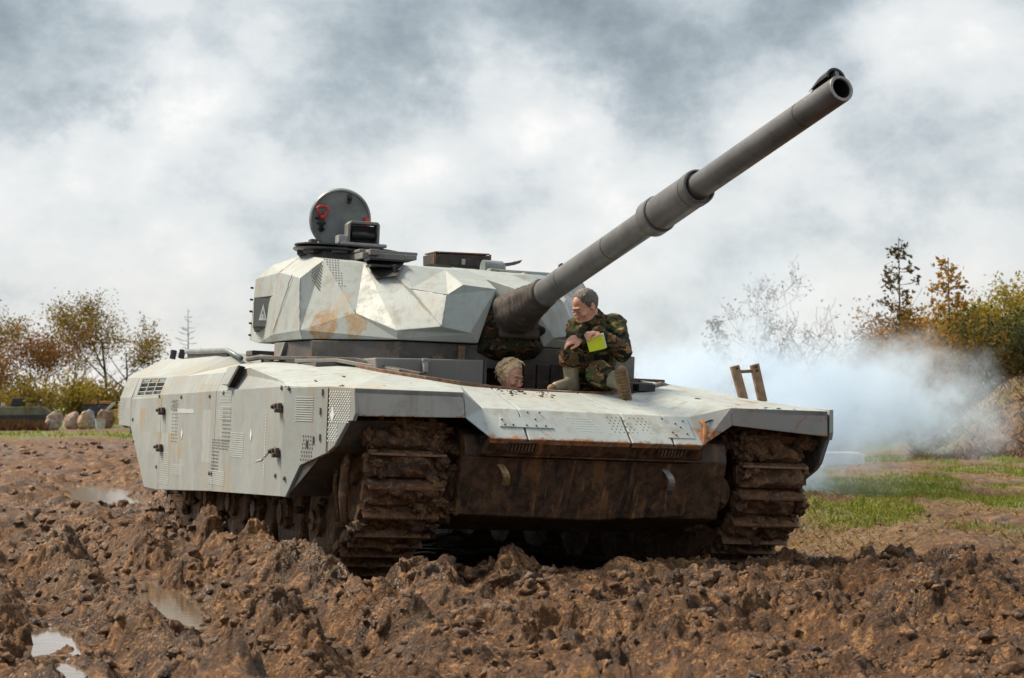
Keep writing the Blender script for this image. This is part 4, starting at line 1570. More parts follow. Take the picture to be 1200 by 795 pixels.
S1, S2, N_, D_ = (Vector(VT[k]) for k in ('S1', 'S2', 'N', 'D'))
o1, u1_ = Vector(VT['D']), Vector(VT['N'])
pq = lambda a, b: (S1.lerp(S2, a)).lerp(D_.lerp(N_, a), b)
facet_dots('pin_holes', pq(.30, .98), pq(.98, .98), pq(.30, .45), 11, 9, .0065, M['slot'],
           test=lambda a, b: abs(a - .55 - .12 * b) < .42 * (1 - abs(b - .25)), flip=False)
A1, N2, A2_, S2_ = (Vector(VT[k]) for k in ('A1', 'N', 'A2', 'S2'))
R1_ = Vector(VT['R1'])
facet_dots('pin_holes', N2.lerp(A2_, .02), N2.lerp(A2_, .5), N2.lerp(S2_, .55), 11, 7, .0065, M['slot'], test=lambda a, b: a < .75 - .5 * b, flip=False)
mS3, mS2, mR1, mK4, mR2, mA2, mN, mD, mS1, mS4, mK3, mK0 = (Vector(tmirror(VT[k])) for k in ('S3', 'S2', 'R1', 'K4', 'R2', 'A2', 'N', 'D', 'S1', 'S4', 'K3', 'K0'))
facet_dots('pin_holes', mS3.lerp(mR1, .15), mK4.lerp(mR2, .15), mS3.lerp(mR1, .95), 14, 10, .008, M['white'], flip=False)
facet_dots('pin_holes', mS3.lerp(mR1, .15), mK4.lerp(mR2, .15), mS3.lerp(mR1, .95), 14, 10, .008, M['white'], flip=True)

# sight in the notch of the near cheek
mb = MB()
mb.prism([(1.255, -.985, 2.36), (1.365, -.845, 2.385), (1.20, -.735, 2.51), (1.06, -1.02, 2.515)], (-.5, .08, .03))
mb.build('gunner_sight', M['black'], tur)
mb = MB()
mb.box((1.18, -.90, 2.465), (.14, .26, .02)).box((1.13, -.88, 2.52), (.16, .30, .02)).box((1.27, -.84, 2.43), (.06, .02, .1))
mb.build('sight_hood', M['steel'], tur, bevel=.004)
mb = MB()
mb.box((.80, -.83, 2.565), (.4, .40, .05)).box((.92, -.94, 2.59), (.25, .08, .05)).box((.86, -.62, 2.57), (.3, .1, .04)).box((.75, -.78, 2.61), (.3, .5, .025))
mb.build('sight_cover', M['paint_grey'], tur, bevel=.006)

# commander's hatch: ring, lid with red handle, periscope
mb = MB()
mb.lathe([(0, .40), (.075, .40), (.08, .49), (.088, .505), (.10, .505), (.105, .47)], (.25, -.91, 2.535), (.02, .05, 1), 40)
o = mb.build('hatch_ring', M['steel'], tur)
auto_smooth(o)
for i in range(9):
    t = 2 * math.pi * i / 9 + .2
    mb = MB()
    mb.box((.25 + .40 * math.cos(t), -.91 + .40 * math.sin(t), 2.625), (.12, .14, .05), Matrix.Rotation(t, 3, 'Z'))
    mb.build('ring_block', M['paint_dark'], tur, bevel=.008)
mb = MB()
mb.lathe([(0, .44), (.008, .49), (.020, .49), (.025, .44)], (.25, -.91, 2.648), (.02, .05, 1), 40)
o = mb.build('ring_flange', M['steel'], tur)
auto_smooth(o)
LC, LA = Vector((.10, -.985, 2.935)), Vector((.95, -.10, -.17)).normalized()
mb = MB()
mb.lathe([(-.02, .20), (-.02, .235), (-.012, .262), (.0, .268), (.012, .266), (.03, .258), (.034, .246), (.022, .242), (.016, .238), (.015, .12)], LC, LA, 48)
lid = mb.build('hatch_lid', M['hatchgrey'], tur)
auto_smooth(lid, 28)
sd = Vector((0, 0, 1)).cross(LA).normalized()     # towards +y
upv = LA.cross(sd).normalized()
if upv.z < 0:
    upv = -upv


def lidp(u, w, off):
    return LC + sd * u + upv * w + LA * off


mb = MB()
hp = [(-.015, .0), (-.045, .05), (-.048, .07), (-.032, .084), (.0, .088), (.032, .08), (.042, .062), (.038, .042), (.016, .0)]
mb.tube([lidp(-.16 + a, .02 + b, .05) for a, b in hp] + [lidp(-.18, .02, .05)], .011, 8)
mb.build('hatch_handle', M['red'], tur, smooth=True)
mb = MB()
mb.tube([lidp(-.16, .04, .03), lidp(-.16, -.11, .03)], [.022, .016], 8)
mb.tube([lidp(-.20, -.04, .03), lidp(-.125, -.04, .03)], .010, 6).tube([lidp(-.19, -.09, .03), lidp(-.13, -.09, .03)], .008, 6)
mb.build('hatch_catch', M['steel'], tur, smooth=True)
mb = MB()
mb.tube([lidp(-.16, .03, .045), lidp(-.16, .0, .045)], .02, 8)
mb.build('catch_cap', M['red'], tur, smooth=True)
mb = MB()
mb.tube([lidp(.225, .03, .03), lidp(.225, -.04, .035), lidp(.222, -.09, .035)], [.03, .018, .01], 8)
mb.build('release_lever', M['red'], tur, smooth=True)
mb = MB()
mb.tube([lidp(.065, .22, .03), lidp(.065, .17, .035)], [.016, .02], 8).tube([lidp(.065, .17, .03), lidp(.06, .145, .035)], .018, 8)
mb.build('lid_stay', M['steel'], tur, smooth=True)
mb = MB()
for u in (-.22,):
    mb.tube([lidp(u, .0, .025), lidp(u + .03, .0, .025)], .01, 6)
mb.build('lid_stud', M['steel'], tur, smooth=True)
# arched periscope casing standing in front of the lid
mb = MB()
pc = Vector((.30, -.86, 2.70))
hbw, hbh = .14, .20
arch = [(-hbw, 0), (-hbw, hbh - .03), (-hbw + .03, hbh), (hbw - .02, hbh), (hbw, hbh - .02), (hbw, 0), (hbw - .022, 0), (hbw - .022, hbh - .025), (-hbw + .03, hbh - .025), (-hbw + .022, hbh - .04), (-hbw + .022, 0)]
mb.prism([pc + Vector((.0, u, w)) for u, w in arch], (.12, 0, 0))
mb.build('periscope_hood', M['paint_grey'], tur, bevel=.006)
mb = MB()
mb.box(pc + Vector((.045, 0, .09)), (.05, .23, .15))
mb.build('periscope_glass', M['black'], tur)
mb = MB()
mb.tube([pc + Vector((.09, -.10, .085)), pc + Vector((.09, .10, .085))], .034, 12)
mb.build('periscope_roller', M['steel'], tur, smooth=True)
mb = MB()
mb.box(pc + Vector((.07, -.18, .035)), (.12, .08, .075)).box(pc + Vector((.05, .0, .0)), (.2, .40, .03))
mb.build('hatch_hinge', M['gun_light'], tur, bevel=.01)
mb = MB()
mb.box((.12, -1.25, 2.69), (.2, .14, .04)).box((.12, -1.22, 2.72), (.1, .06, .05))
mb.build('hatch_hinge', M['paint_dark'], tur, bevel=.006)

# long flat stowage box on the roof
mb = MB()
mb.prism([(.2, -.16, 2.60), (.2, .36, 2.60), (.2, .36, 2.705), (.2, -.165, 2.69)], (-.3, 0, 0))
rb = mb.build('roof_box', M['canvas'], tur, bevel=.006)
mb = MB()
mb.box((.215, .105, 2.635), (.015, .034, .05))
mb.build('box_latch', M['gun_light'], rb, bevel=.003)
mb = MB()
mb.box((.05, .1, 2.712), (.3, .50, .012), Matrix.Rotation(R(1.4), 3, 'X'))
mb.box((.2, -.155, 2.65), (.02, .02, .11)).box((.2, .355, 2.66), (.02, .02, .11))
mb.build('box_lid', M['rustbar'], rb, bevel=.003)
# sight head and bracket over the mantlet slot
mb = MB()
mb.lathe([(0, .07), (.17, .07), (.19, .05)], (.82, .07, 2.54), (.0, 1, .0), 16)
o = mb.build('roof_sensor', M['hatchgrey'], tur)
auto_smooth(o)
mb = MB()
mb.prism([(1.0, .08, 2.475), (1.0, .34, 2.455), (1.0, .34, 2.51), (1.0, .08, 2.53)], (-.15, 0, 0))
mb.prism([(1.05, .30, 2.46), (1.30, .52, 2.32), (1.30, .58, 2.38), (1.05, .36, 2.51)], (-.15, 0, 0))
fb = mb.build('cradle_frame', simple('olive_grey_paint', (.24, .25, .19), .6, .25, 8, .15, dirt=.2), tur, bevel=.008)
for p in ((1.003, .14, 2.50), (1.003, .25, 2.49)):
    mb = MB()
    mb.lathe([(0, .012), (.008, .012)], p, (1, 0, 0), 8)
    mb.build('bolt', M['steel'], fb)
mb = MB()
mb.prism([(.7, .28, 2.60), (.7, .42, 2.625), (.7, .47, 2.645), (.7, .45, 2.615), (.7, .40, 2.595)], (-.2, 0, 0))
mb.build('roof_fin', M['paint_dark'], tur)
# roof plate right of the gun
mb = MB()
mb.prism([(.95, .15, 2.50), (.95, .85, 2.50), (-.6, 1.0, 2.53), (-.6, .1, 2.53)], (0, 0, .03))
mb.build('roof_plate', M['paint_turret'], tur, bevel=.006)

# ---------------------------------------------------------------- gun
gun = empty('gun')
gun.parent = tank
mzl = 4.49
prof = [(.30, .102), (.83, .100), (.836, .094), (.842, .094), (.848, .099), (1.575, .0965), (1.58, .091), (1.588, .091), (1.594, .0965), (2.17, .0965)]
mb = MB()
mb.lathe(prof, AX0, AXT, 48)
o = mb.build('barrel', M['gun'], gun)
auto_smooth(o)
mb = MB()
mb.lathe([(2.16, .097), (2.165, .125), (2.18, .131), (2.285, .131), (2.292, .124), (2.292, .116), (2.30, .116), (2.31, .121), (2.735, .118), (2.738, .112), (2.745, .112), (2.75, .122), (2.80, .122), (2.825, .119), (2.832, .108), (2.80, .106), (2.80, .088)], AX0, AXT, 48)
o = mb.build('bore_evacuator', M['gun'], gun)
auto_smooth(o)
mb = MB()
mb.lathe([(2.72, .0875), (4.075, .0835), (4.08, .078), (4.09, .078), (4.095, .0835), (mzl - .02, .083), (mzl - .005, .081)], AX0, AXT, 48, close=False)
o = mb.build('barrel', M['gun'], gun)
auto_smooth(o)
mb = MB()
mb.lathe([(mzl - .006, .081), (mzl, .079), (mzl + .002, .063), (mzl - .01, .060)], AX0, AXT, 48, close=False)
o = mb.build('muzzle_ring', M['gun_light'], gun)
auto_smooth(o)
mb = MB()
mb.lathe([(mzl - .008, .0602), (mzl - .6, .060), (mzl - .6, .001)], AX0, AXT, 40, close=False)
mb.build('bore', M['bore'], gun, smooth=True, fixn=False)
# fix: barrel end cap is hidden inside, so open the muzzle with a dark disc set back from the lip
side = AXT.cross(Vector((0, 0, 1))).normalized()
gup = side.cross(AXT).normalized()


def gp(s, u, w):
    return AX0 + AXT * s + side * u + gup * w


# clips, strap and straight seam on the sleeve
mb = MB()
for s0, a in ((.80, 1.9), (2.22, 2.6), (2.78, 2.4), (2.79, 2.8), (.85, 1.2)):
    r_ = .104 if s0 < 1 else .125
    p = gp(s0, math.cos(a) * r_, math.sin(a) * r_)
    mb.box(p, (.05, .02, .02), Matrix((AXT, side, gup)).transposed())
mb.build('sleeve_clip', M['steel'], gun, bevel=.003)
mb = MB()
mb.tube([gp(.80, -.10, .045), gp(.80, -.112, .02), gp(.78, -.112, -.01)], .010, 6)
mb.build('sleeve_strap', M['black'], gun, smooth=True)
# muzzle reference mirror hood
mb = MB()
k = 10
hood = []
for i in range(k + 1):
    t = math.pi * i / k
    hood.append((math.cos(t) * .066, .085 + math.sin(t) * .062))
for s0, s1, sc in ((mzl - .04, mzl - .20, .96),):
    v, f = [], []
    for (s_, q) in ((s0, 1.0), (s0 - .10, .92), (s1 - .05, .40)):
        for (u, w) in hood:
            v.append(gp(s_, u * (1 if q > .5 else .9), .06 + (w - .06) * q))
        for (u, w) in hood:
            v.append(gp(s_, u * (.82 if q > .5 else .7), .06 + (w - .068) * q * .92))
    n = k + 1
    for i in range(2):
        for j in range(k):
            a = i * 2 * n + j
            f.append((a, a + 1, a + 2 * n + 1, a + 2 * n))
            b = a + n
            f.append((b, b + 2 * n, b + 2 * n + 1, b + 1))
    for j in range(k):
        f.append((j, j + n, j + n + 1, j + 1))
    mb.add(v, f)
mh = mb.build('muzzle_sight', M['steel'], gun)
mb = MB()
mb.box(gp(mzl - .07, -.015, .118), (.05, .028, .055), Matrix((AXT, side, gup)).transposed())
mb.build('sight_mirror', M['hatchgrey'], mh, bevel=.003)
for i in range(3):
    mb = MB()
    p = gp(mzl - .10 - .045 * i, -.067 + .003 * i, .098 - .006 * i)
    mb.lathe([(0, .011), (.008, .011)], p, -side, 8)
    mb.build('sight_stud', M['gun_light'], mh)
# canvas boot over the root of the gun
mb = MB()
pts, rad = [], []
for i in range(37):
    s_ = -.12 + .60 * i / 36
    t = i / 36
    r0 = .155 - .047 * t
    pts.append((s_, r0 + .010 * math.sin(i * 1.9) * (1 - .4 * t) + .004 * math.sin(i * .9 + 1)))
v, f = [], []
sg = 40
for i, (s_, r_) in enumerate(pts):
    for k in range(sg):
        t = 2 * math.pi * k / sg
        q = r_ * (1 + .07 * mnoise.noise(Vector((s_ * 7, math.cos(t) * 1.4, math.sin(t) * 1.4)))) + (.02 * (1 - i / 36) * abs(math.sin(2 * t)))
        sh = s_ + .02 * math.sin(t + 1.0)
        v.append(gp(sh, math.cos(t) * q, math.sin(t) * q))
for i in range(len(pts) - 1):
    for k in range(sg):
        f.append((i * sg + k, i * sg + (k + 1) % sg, (i + 1) * sg + (k + 1) % sg, (i + 1) * sg + k))
f.append(tuple(range(sg)))
f.append(tuple((len(pts) - 1) * sg + k for k in range(sg)))
mb.add(v, f)
mb.build('gun_boot', M['canvas'], gun, smooth=True)
mb = MB()
mb.lathe([(.465, .104), (.468, .112), (.485, .112), (.488, .104)], AX0, AXT, 40)
o = mb.build('boot_clamp', M['steel'], gun)
auto_smooth(o)
mb = MB()
mb.prism([gp(-.13, -.22, -.19), gp(-.13, .13, -.19), gp(-.13, .13, .12), gp(-.13, -.22, .15)], AXT * .05)
mb.build('boot_plate', M['canvas'], gun, bevel=.02)

# camouflaged canvas stuffed in the mantlet gap: lumpy folded sheet
bm = bmesh.new()
bmesh.ops.create_icosphere(bm, subdivisions=5, radius=1)
for q in bm.verts:
    c = q.co
    e_ = Vector((abs(c.x) ** .7 * (1 if c.x > 0 else -1) * .26, abs(c.y) ** .65 * (1 if c.y > 0 else -1) * .29, abs(c.z) ** .7 * (1 if c.z > 0 else -1) * .24))
    d = mnoise.fractal(Vector((e_.x * 5, e_.y * 3.2, e_.z * 9)), .8, 2.1, 4)
    e_ *= 1 + .10 * d
    e_.x += .05 * math.sin(e_.z * 34 + 2.5 * mnoise.noise(e_ * 6)) * .5
    q.co = e_ + Vector((1.70, -.03, 1.94))
me = bpy.data.meshes.new('mantlet_cover')
bm.to_mesh(me)
bm.free()
link_mesh('mantlet_cover', me, M['camo_dark'], tur, True)

# ================================================================== PEOPLE


def capsules(parts):
    """parts: (a, b, ra, rb, flatten?) tapered capsules -> one bmesh-ready vertex/face list"""
    mb = MB()
    for (a, b, ra, rb) in parts:
        a, b = Vector(a), Vector(b)
        d = b - a
        L = max(d.length, 1e-4)
        ax = d / L
        pf = []
        for i in range(5):
            t = math.pi / 2 * i / 5
            pf.append((-ra * math.cos(t), max(1e-4, ra * math.sin(t))))
        pf.append((0, ra))
        pf.append((L, rb))
        for i in range(1, 6):
            t = math.pi / 2 * i / 5
            pf.append((L + rb * math.sin(t), max(1e-4, rb * math.cos(t))))
        mb.lathe(pf, a, ax, 14)
    return mb


def ellipsoid(mb, c, r, rot=None):
    v = []
    for p in iv3:
        q = Vector((p[0] * r[0], p[1] * r[1], p[2] * r[2]))
        if rot is not None:
            q = rot @ q
        v.append(q + Vector(c))
    mb.add(v, [tuple(q) for q in if3])


def fuse(mb, voxel, smooth=4):
    me = bpy.data.meshes.new('tmp')
    me.from_pydata(mb.v, [], mb.f)
    bm = bmesh.new()
    bm.from_mesh(me)
    bmesh.ops.recalc_face_normals(bm, faces=bm.faces)
    bm.to_mesh(me)
    bm.free()
    o = bpy.data.objects.new('tmp', me)
    C.objects.link(o)
    md = o.modifiers.new('r', 'REMESH')
    md.mode = 'VOXEL'
    md.voxel_size = voxel
    md2 = o.modifiers.new('s', 'SMOOTH')
    md2.factor = .5
    md2.iterations = smooth
    dg = bpy.context.evaluated_depsgraph_get()
    ev = o.evaluated_get(dg)
    m2 = bpy.data.meshes.new_from_object(ev)
    bpy.data.objects.remove(o)
    return m2


def head_frame(center, look, up, s=1.0):
    f_ = Vector(look).normalized()
    l_ = Vector(up).cross(f_).normalized()
    u_ = f_.cross(l_).normalized()
    M3 = Matrix((f_, l_, u_)).transposed()
    return lambda x, y, z: Vector(center) + M3 @ (Vector((x, y, z)) * s), M3


def head_shapes(mb, hf, M3, s=1.0, jaw=1.0):
    """skull, face, jaw, nose, brows, cheeks, lips, ears. x forward, y left, z up, metres about the skull centre"""
    def el(c, r):
        ellipsoid(mb, hf(*c), tuple(k * s for k in r), M3)
    el((-.012, 0, .030), (.098, .077, .088))
    el((.020, 0, -.020), (.076, .066, .090))
    el((.030, 0, -.078), (.058, .052 * jaw, .046))
    el((.066, 0, -.098), (.026, .030 * jaw, .024))
    el((.078, 0, .024), (.018, .050, .014))      # brow
    for y in (-.040, .040):
        el((.066, y, -.032), (.026, .026, .022))  # cheek
        el((-.012, y * 1.9, -.012), (.022, .010, .034))  # ear
        el((-.016, y * 2.02, .008), (.018, .010, .016))
        el((.080, y * .30, -.052), (.016, .010, .010))   # nostril wing
    el((.092, 0, -.022), (.016, .012, .030))
    el((.104, 0, -.040), (.016, .014, .014))
    el((.080, 0, -.074), (.020, .026, .007))
    el((.079, 0, -.086), (.019, .024, .008))


def face_details(parent, hf, M3, s=1.0, half_closed=True):
    for y in (-.032, .032):
        mb = MB()
        ellipsoid(mb, hf(.082, y, -.002), (.010 * s, .013 * s, .008 * s), M3)
        e_ = mb.build('eye', M['eyewhite'], parent, smooth=True)
        mb = MB()
        ellipsoid(mb, hf(.0895, y * .97, -.003), (.004 * s, .006 * s, .006 * s), M3)
        mb.build('iris', M['eyedark'], e_, smooth=True)
        mb = MB()
        ellipsoid(mb, hf(.0865, y, .004), (.009 * s, .0155 * s, .005 * s), M3)
        mb.build('eyelid', M['skin'], e_, smooth=True)
        mb = MB()
        mb.tube([hf(.092, y * .45, .022), hf(.094, y, .028), hf(.082, y * 1.65, .022)], [.002 * s, .003 * s, .002 * s], 6)
        mb.build('eyebrow', M['hair_dark'], parent, smooth=True)
    mb = MB()
    mb.tube([hf(.083, -.022, -.081), hf(.0975, -.008, -.0795), hf(.0985, .0, -.0805), hf(.0975, .008, -.0795), hf(.083, .022, -.081)], [.002 * s, .0035 * s, .0035 * s, .0035 * s, .002 * s], 6)
    mb.build('mouth', M['lip'], parent, smooth=True)


def finger(a, pts, r):
    """a chain of capsules"""
    out = []
    ch = [Vector(a)] + [Vector(p) for p in pts]
    n = len(ch) - 1
    for i in range(n):
        out.append((ch[i], ch[i + 1], r * (1 - .10 * i), r * (1 - .10 * (i + 1))))
    return out


def hand_shapes(wrist, kn, up, side_thumb, curl=.5, size=1.0):
    """palm, four unequal bent fingers and a thumb. wrist -> kn is the palm's axis, up the back of the hand, side_thumb the thumb side"""
    w, k_ = Vector(wrist), Vector(kn)
    d = (k_ - w).normalized()
    t = Vector(side_thumb).normalized()
    u = Vector(up).normalized()
    caps = []
    for i in range(4):
        off = t * (.030 - .020 * i) * size
        caps.append((w + off * .55, k_ + off, .015 * size, .0125 * size))
    lens_ = (.070, .078, .072, .056)
    for i in range(4):
        off = t * (.030 - .020 * i) * size
        base = k_ + off + d * .004
        c1 = curl * (.9 + .12 * i)
        p1 = base + (d * math.cos(c1 * .6) - u * math.sin(c1 * .6)) * lens_[i] * .48 * size
        p2 = p1 + (d * math.cos(c1 * 1.5) - u * math.sin(c1 * 1.5)) * lens_[i] * .32 * size
        p3 = p2 + (d * math.cos(c1 * 2.1) - u * math.sin(c1 * 2.1)) * lens_[i] * .24 * size
        caps += finger(base, [p1, p2, p3], .0092 * size)
    b0 = w + d * .020 * size + t * .024 * size
    b1 = b0 + (d * .6 + t * .75 - u * .25).normalized() * .040 * size
    b2 = b1 + (d * .95 + t * .15 - u * .3).normalized() * .030 * size
    b3 = b2 + (d * .95 - t * .1 - u * .4).normalized() * .024 * size
    caps += [(b0, b1, .015 * size, .0115 * size), (b1, b2, .0112 * size, .0098 * size), (b2, b3, .0098 * size, .0085 * size)]
    return caps


def seg_dist(P, a, b):
    a, b = np.array(a[:]), np.array(b[:])
    d = b - a
    L2 = max(1e-9, (d @ d))
    t = np.clip(((P - a) @ d) / L2, 0, 1)
    return np.linalg.norm(P - (a + t[:, None] * d), axis=1), t


def assign(me, zones, default=0):
    """zones: (material index, [(a,b,ra,rb)]) - face goes to the zone whose surface it lies nearest to"""
    P = np.empty(len(me.polygons) * 3, np.float32)
    me.polygons.foreach_get('center', P)
    P = P.reshape(-1, 3).astype(float)
    best = np.full(len(P), 1e9)
    mi = np.full(len(P), default, np.int32)
    for m_, caps in zones:
        for (a, b, ra, rb) in caps:
            dd, t = seg_dist(P, Vector(a), Vector(b))
            q = dd - (ra + (rb - ra) * t)
            sel = q < best
            best[sel] = q[sel]
            mi[sel] = m_
    me.polygons.foreach_set('material_index', mi)
    return P, mi


def displace(me, fn):
    n = len(me.vertices)
    co = np.empty(n * 3, np.float32)
    me.vertices.foreach_get('co', co)
    nr = np.empty(n * 3, np.float32)
    me.vertices.foreach_get('normal', nr)
    co = co.reshape(-1, 3)
    nr = nr.reshape(-1, 3)
    d = np.array([fn(Vector(c)) for c in co], np.float32)
    me.vertices.foreach_set('co', (co + nr * d[:, None]).ravel())
    me.update()


def V3(*p):
    return Vector(p)


# ---- the seated man. joints in world metres
man = empty('person', V3(.62, 15.45, 1.52))
tag(man, "man in camouflage and rubber boots seated on the tank's hull edge, holding a yellow pad", 'person')
pel = V3(.60, 15.44, 1.62)
waist = V3(.655, 15.50, 1.74)
chest = V3(.655, 15.52, 1.90)
shl = V3(.80, 15.54, 2.005)     # his left shoulder, on the right in view
shr = V3(.515, 15.40, 1.975)    # his right shoulder
neck = V3(.628, 15.44, 2.055)
skull = V3(.565, 15.36, 2.152)
hipl, hipr = V3(.70, 15.42, 1.60), V3(.52, 15.40, 1.62)
kneer = V3(.450, 15.10, 1.775)
bootr0, ankr = V3(.445, 15.16, 1.75), V3(.458, 15.16, 1.555)
kneel = V3(.655, 15.02, 1.625)
ankl = V3(.815, 14.90, 1.555)
elbl = V3(.85, 15.32, 1.80)
wrl = V3(.648, 15.03, 1.932)
elbr = V3(.485, 15.27, 1.875)
wrr = V3(.535, 15.03, 1.90)
cloth = [(pel, waist, .155, .15), (waist, chest, .15, .155), (chest, neck, .15, .085), (chest, shl, .13, .098), (chest, shr, .13, .095),
         (hipl, kneel, .110, .092), (hipr, kneer, .112, .080), (pel, hipl, .14, .12), (pel, hipr, .14, .12),
         (shl, elbl, .088, .072), (elbl, wrl, .070, .046), (shr, elbr, .085, .070), (elbr, wrr, .066, .045),
         (kneer, V3(.447, 15.15, 1.74), .082, .086), (kneel, V3(.70, 14.99, 1.605), .094, .090),
         (V3(.60, 15.53, 2.05), V3(.70, 15.52, 2.035), .060, .060), (V3(.655, 15.36, 2.045), V3(.555, 15.34, 2.0), .040, .036)]
boots = [(V3(.447, 15.16, 1.74), V3(.452, 15.17, 1.62), .072, .060), (V3(.452, 15.17, 1.62), ankr, .060, .056), (ankr, V3(.335, 15.04, 1.525), .050, .042), (V3(.475, 15.17, 1.525), V3(.42, 15.12, 1.52), .044, .044),
         (V3(.70, 14.99, 1.605), V3(.775, 14.94, 1.575), .072, .064), (V3(.775, 14.94, 1.575), ankl, .064, .058)]
soles = [(V3(.815, 14.865, 1.635), V3(.850, 14.85, 1.44), .050, .046), (V3(.832, 14.865, 1.52), V3(.840, 14.865, 1.46), .052, .05), (V3(.30, 15.01, 1.512), V3(.42, 15.12, 1.502), .036, .034)]
# hands: his left grips the pad, his right lies over the knee
handl = hand_shapes(wrl, wrl + V3(-.058, -.056, -.004), V3(.0, -.30, .95), V3(.55, -.75, -.1), 1.0, 1.08)
handr = hand_shapes(wrr, wrr + V3(-.080, -.016, -.020), V3(-.15, -.70, .72), V3(.10, -.72, -.58), .55, 1.12)
hf, hM = head_frame(skull, V3(-.80, -.48, -.56), V3(.0, -.05, 1), 1.04)
headcap = [(hf(-.01, 0, .03), hf(.03, 0, -.06), .09, .07)]
neckcap = [(neck + V3(-.01, -.02, 0), hf(-.02, 0, -.05), .060, .058)]
mb = capsules(cloth + boots + soles + handl + handr + neckcap)
head_shapes(mb, hf, hM, 1.04, 1.1)
me = fuse(mb, .0056, 3)
skin_z = [(1, handl), (1, handr), (1, neckcap), (1, headcap), (1, [(hf(.09, 0, -.02), hf(.09, 0, -.09), .03, .03)])]
P, mi = assign(me, [(0, cloth), (2, boots), (3, soles)] + skin_z)
clothset = [c for c in cloth]


def wrinkle(c):
    return 0.0


n = len(me.vertices)
co = np.empty(n * 3, np.float32)
me.vertices.foreach_get('co', co)
nr = np.empty(n * 3, np.float32)
me.vertices.foreach_get('normal', nr)
co = co.reshape(-1, 3)
nr = nr.reshape(-1, 3)
vm = np.zeros(n, np.int32)
for p in me.polygons:
    for vi in p.vertices:
        vm[vi] = max(vm[vi], 1 if mi[p.index] in (1, 2, 3) else 0)
dd = np.zeros(n, np.float32)
for i in range(n):
    if vm[i] == 0:
        q = Vector(co[i])
        w_ = q + Vector((mnoise.noise(q * 5), mnoise.noise(q * 5 + Vector((5, 1, 2))), mnoise.noise(q * 5 + Vector((1, 7, 2))))) * .05
        dd[i] = .011 * (1 - abs(mnoise.noise(Vector((w_.x * 11, w_.y * 11, w_.z * 17)))) * 2.4) + .008 * mnoise.noise(q * 9)
me.vertices.foreach_set('co', (co + nr * dd[:, None]).ravel())
me.update()
body = link_mesh('body', me, [M['camo'], M['skin'], M['boot'], M['sole']], man, True)
body.parent = None
body.parent = man
body.matrix_parent_inverse = Matrix.Translation(-man.location)
face_details(man, hf, hM, 1.04)


def fix_parent(root):
    """children were written in world metres"""
    for ch in root.children:
        ch.matrix_parent_inverse = Matrix.Translation(-root.location)


def hair_cap(parent, name, hf, M3, mat, test, thick, s=1.0, clump=0.0, freq=30, sub=5, inner=1.0):
    """short hair grown from the skull: a shell with uneven tufts"""
    bm = bmesh.new()
    bmesh.ops.create_icosphere(bm, subdivisions=sub, radius=1)
    kill = []
    for q in bm.verts:
        c = q.co.copy()
        p = Vector((c.x * .100 - .012, c.y * .079, c.z * .090 + .030)) * inner
        t = test(p, c)
        if t <= 0:
            kill.append(q)
            continue
        k_ = thick * min(1, t)
        k_ += clump * min(1, t) * (abs(mnoise.noise(Vector((p.x * freq, p.y * freq, p.z * freq * .6)))) * 1.6 + .5 * mnoise.noise(p * freq * 2.6))
        q.co = hf(*(p + c * k_))
    bmesh.ops.delete(bm, geom=kill, context='VERTS')
    me = bpy.data.meshes.new(name)
    bm.to_mesh(me)
    bm.free()
    return link_mesh(name, me, mat, parent, True)


# dark receding hair: sides, back and a thin patch on top
hair_cap(man, 'hair', hf, hM, M['hair_dark'],
         lambda p, c: min(1, max(0, (.046 - p.x - max(0, .06 - p.z) * .35) * 26)) * (1 if p.z > -.045 + .9 * max(0, p.x + .03) else 0), .008, clump=.006, freq=60)
mb = MB()
mb.lathe([(-.010, .047), (-.012, .052), (.010, .052), (.012, .047)], wrl.lerp(elbl, .05), (elbl - wrl), 20)
mb.build('cuff', M['camo'], man, smooth=True)
mb = MB()
mb.lathe([(-.012, .034), (-.012, .040), (.012, .040), (.012, .034)], wrr.lerp(wrr + V3(-.078, -.022, -.012), .05), V3(-.078, -.022, -.012), 20)
mb.build('wrist_band', M['black'], man, smooth=True)
# treads on the sole that faces us
sa, sb_ = V3(.812, 14.822, 1.640), V3(.852, 14.805, 1.445)
for i in range(9):
    t = i / 8
    c = sa.lerp(sb_, t)
    mb = MB()
    w_ = .085 * (1 - .35 * abs(t - .3) - (.25 if .5 < t < .68 else 0))
    mb.box(c, (w_, .018, .013), Matrix.Rotation(R(-8), 3, 'Y') @ Matrix.Rotation(R(4 * (-1) ** i), 3, 'Z'))
    mb.build('boot_tread', M['sole'], man, bevel=.004)
fix_parent(man)

# the pad he holds
pad = empty('notepad', V3(.615, 15.04, 1.83))
tag(pad, 'fluorescent yellow pad held in the seated man\'s hand above his lap', 'notepad')
pc_ = V3(.632, 14.992, 1.856)
u_ = V3(.97, -.10, .22).normalized()
w_ = V3(-.13, -.35, .93)
w_ = (w_ - u_ * w_.dot(u_)).normalized()
n_ = u_.cross(w_).normalized()
PM = Matrix((u_, n_, w_)).transposed()
mb = MB()
mb.box(pc_, (.128, .004, .118), PM)
mb.build('cover', M['yellow'], pad)
mb = MB()
mb.box(pc_ - n_ * .008 + u_ * .010 + w_ * .003, (.126, .010, .116), PM)
mb.build('pages', M['paper'], pad)
fix_parent(pad)

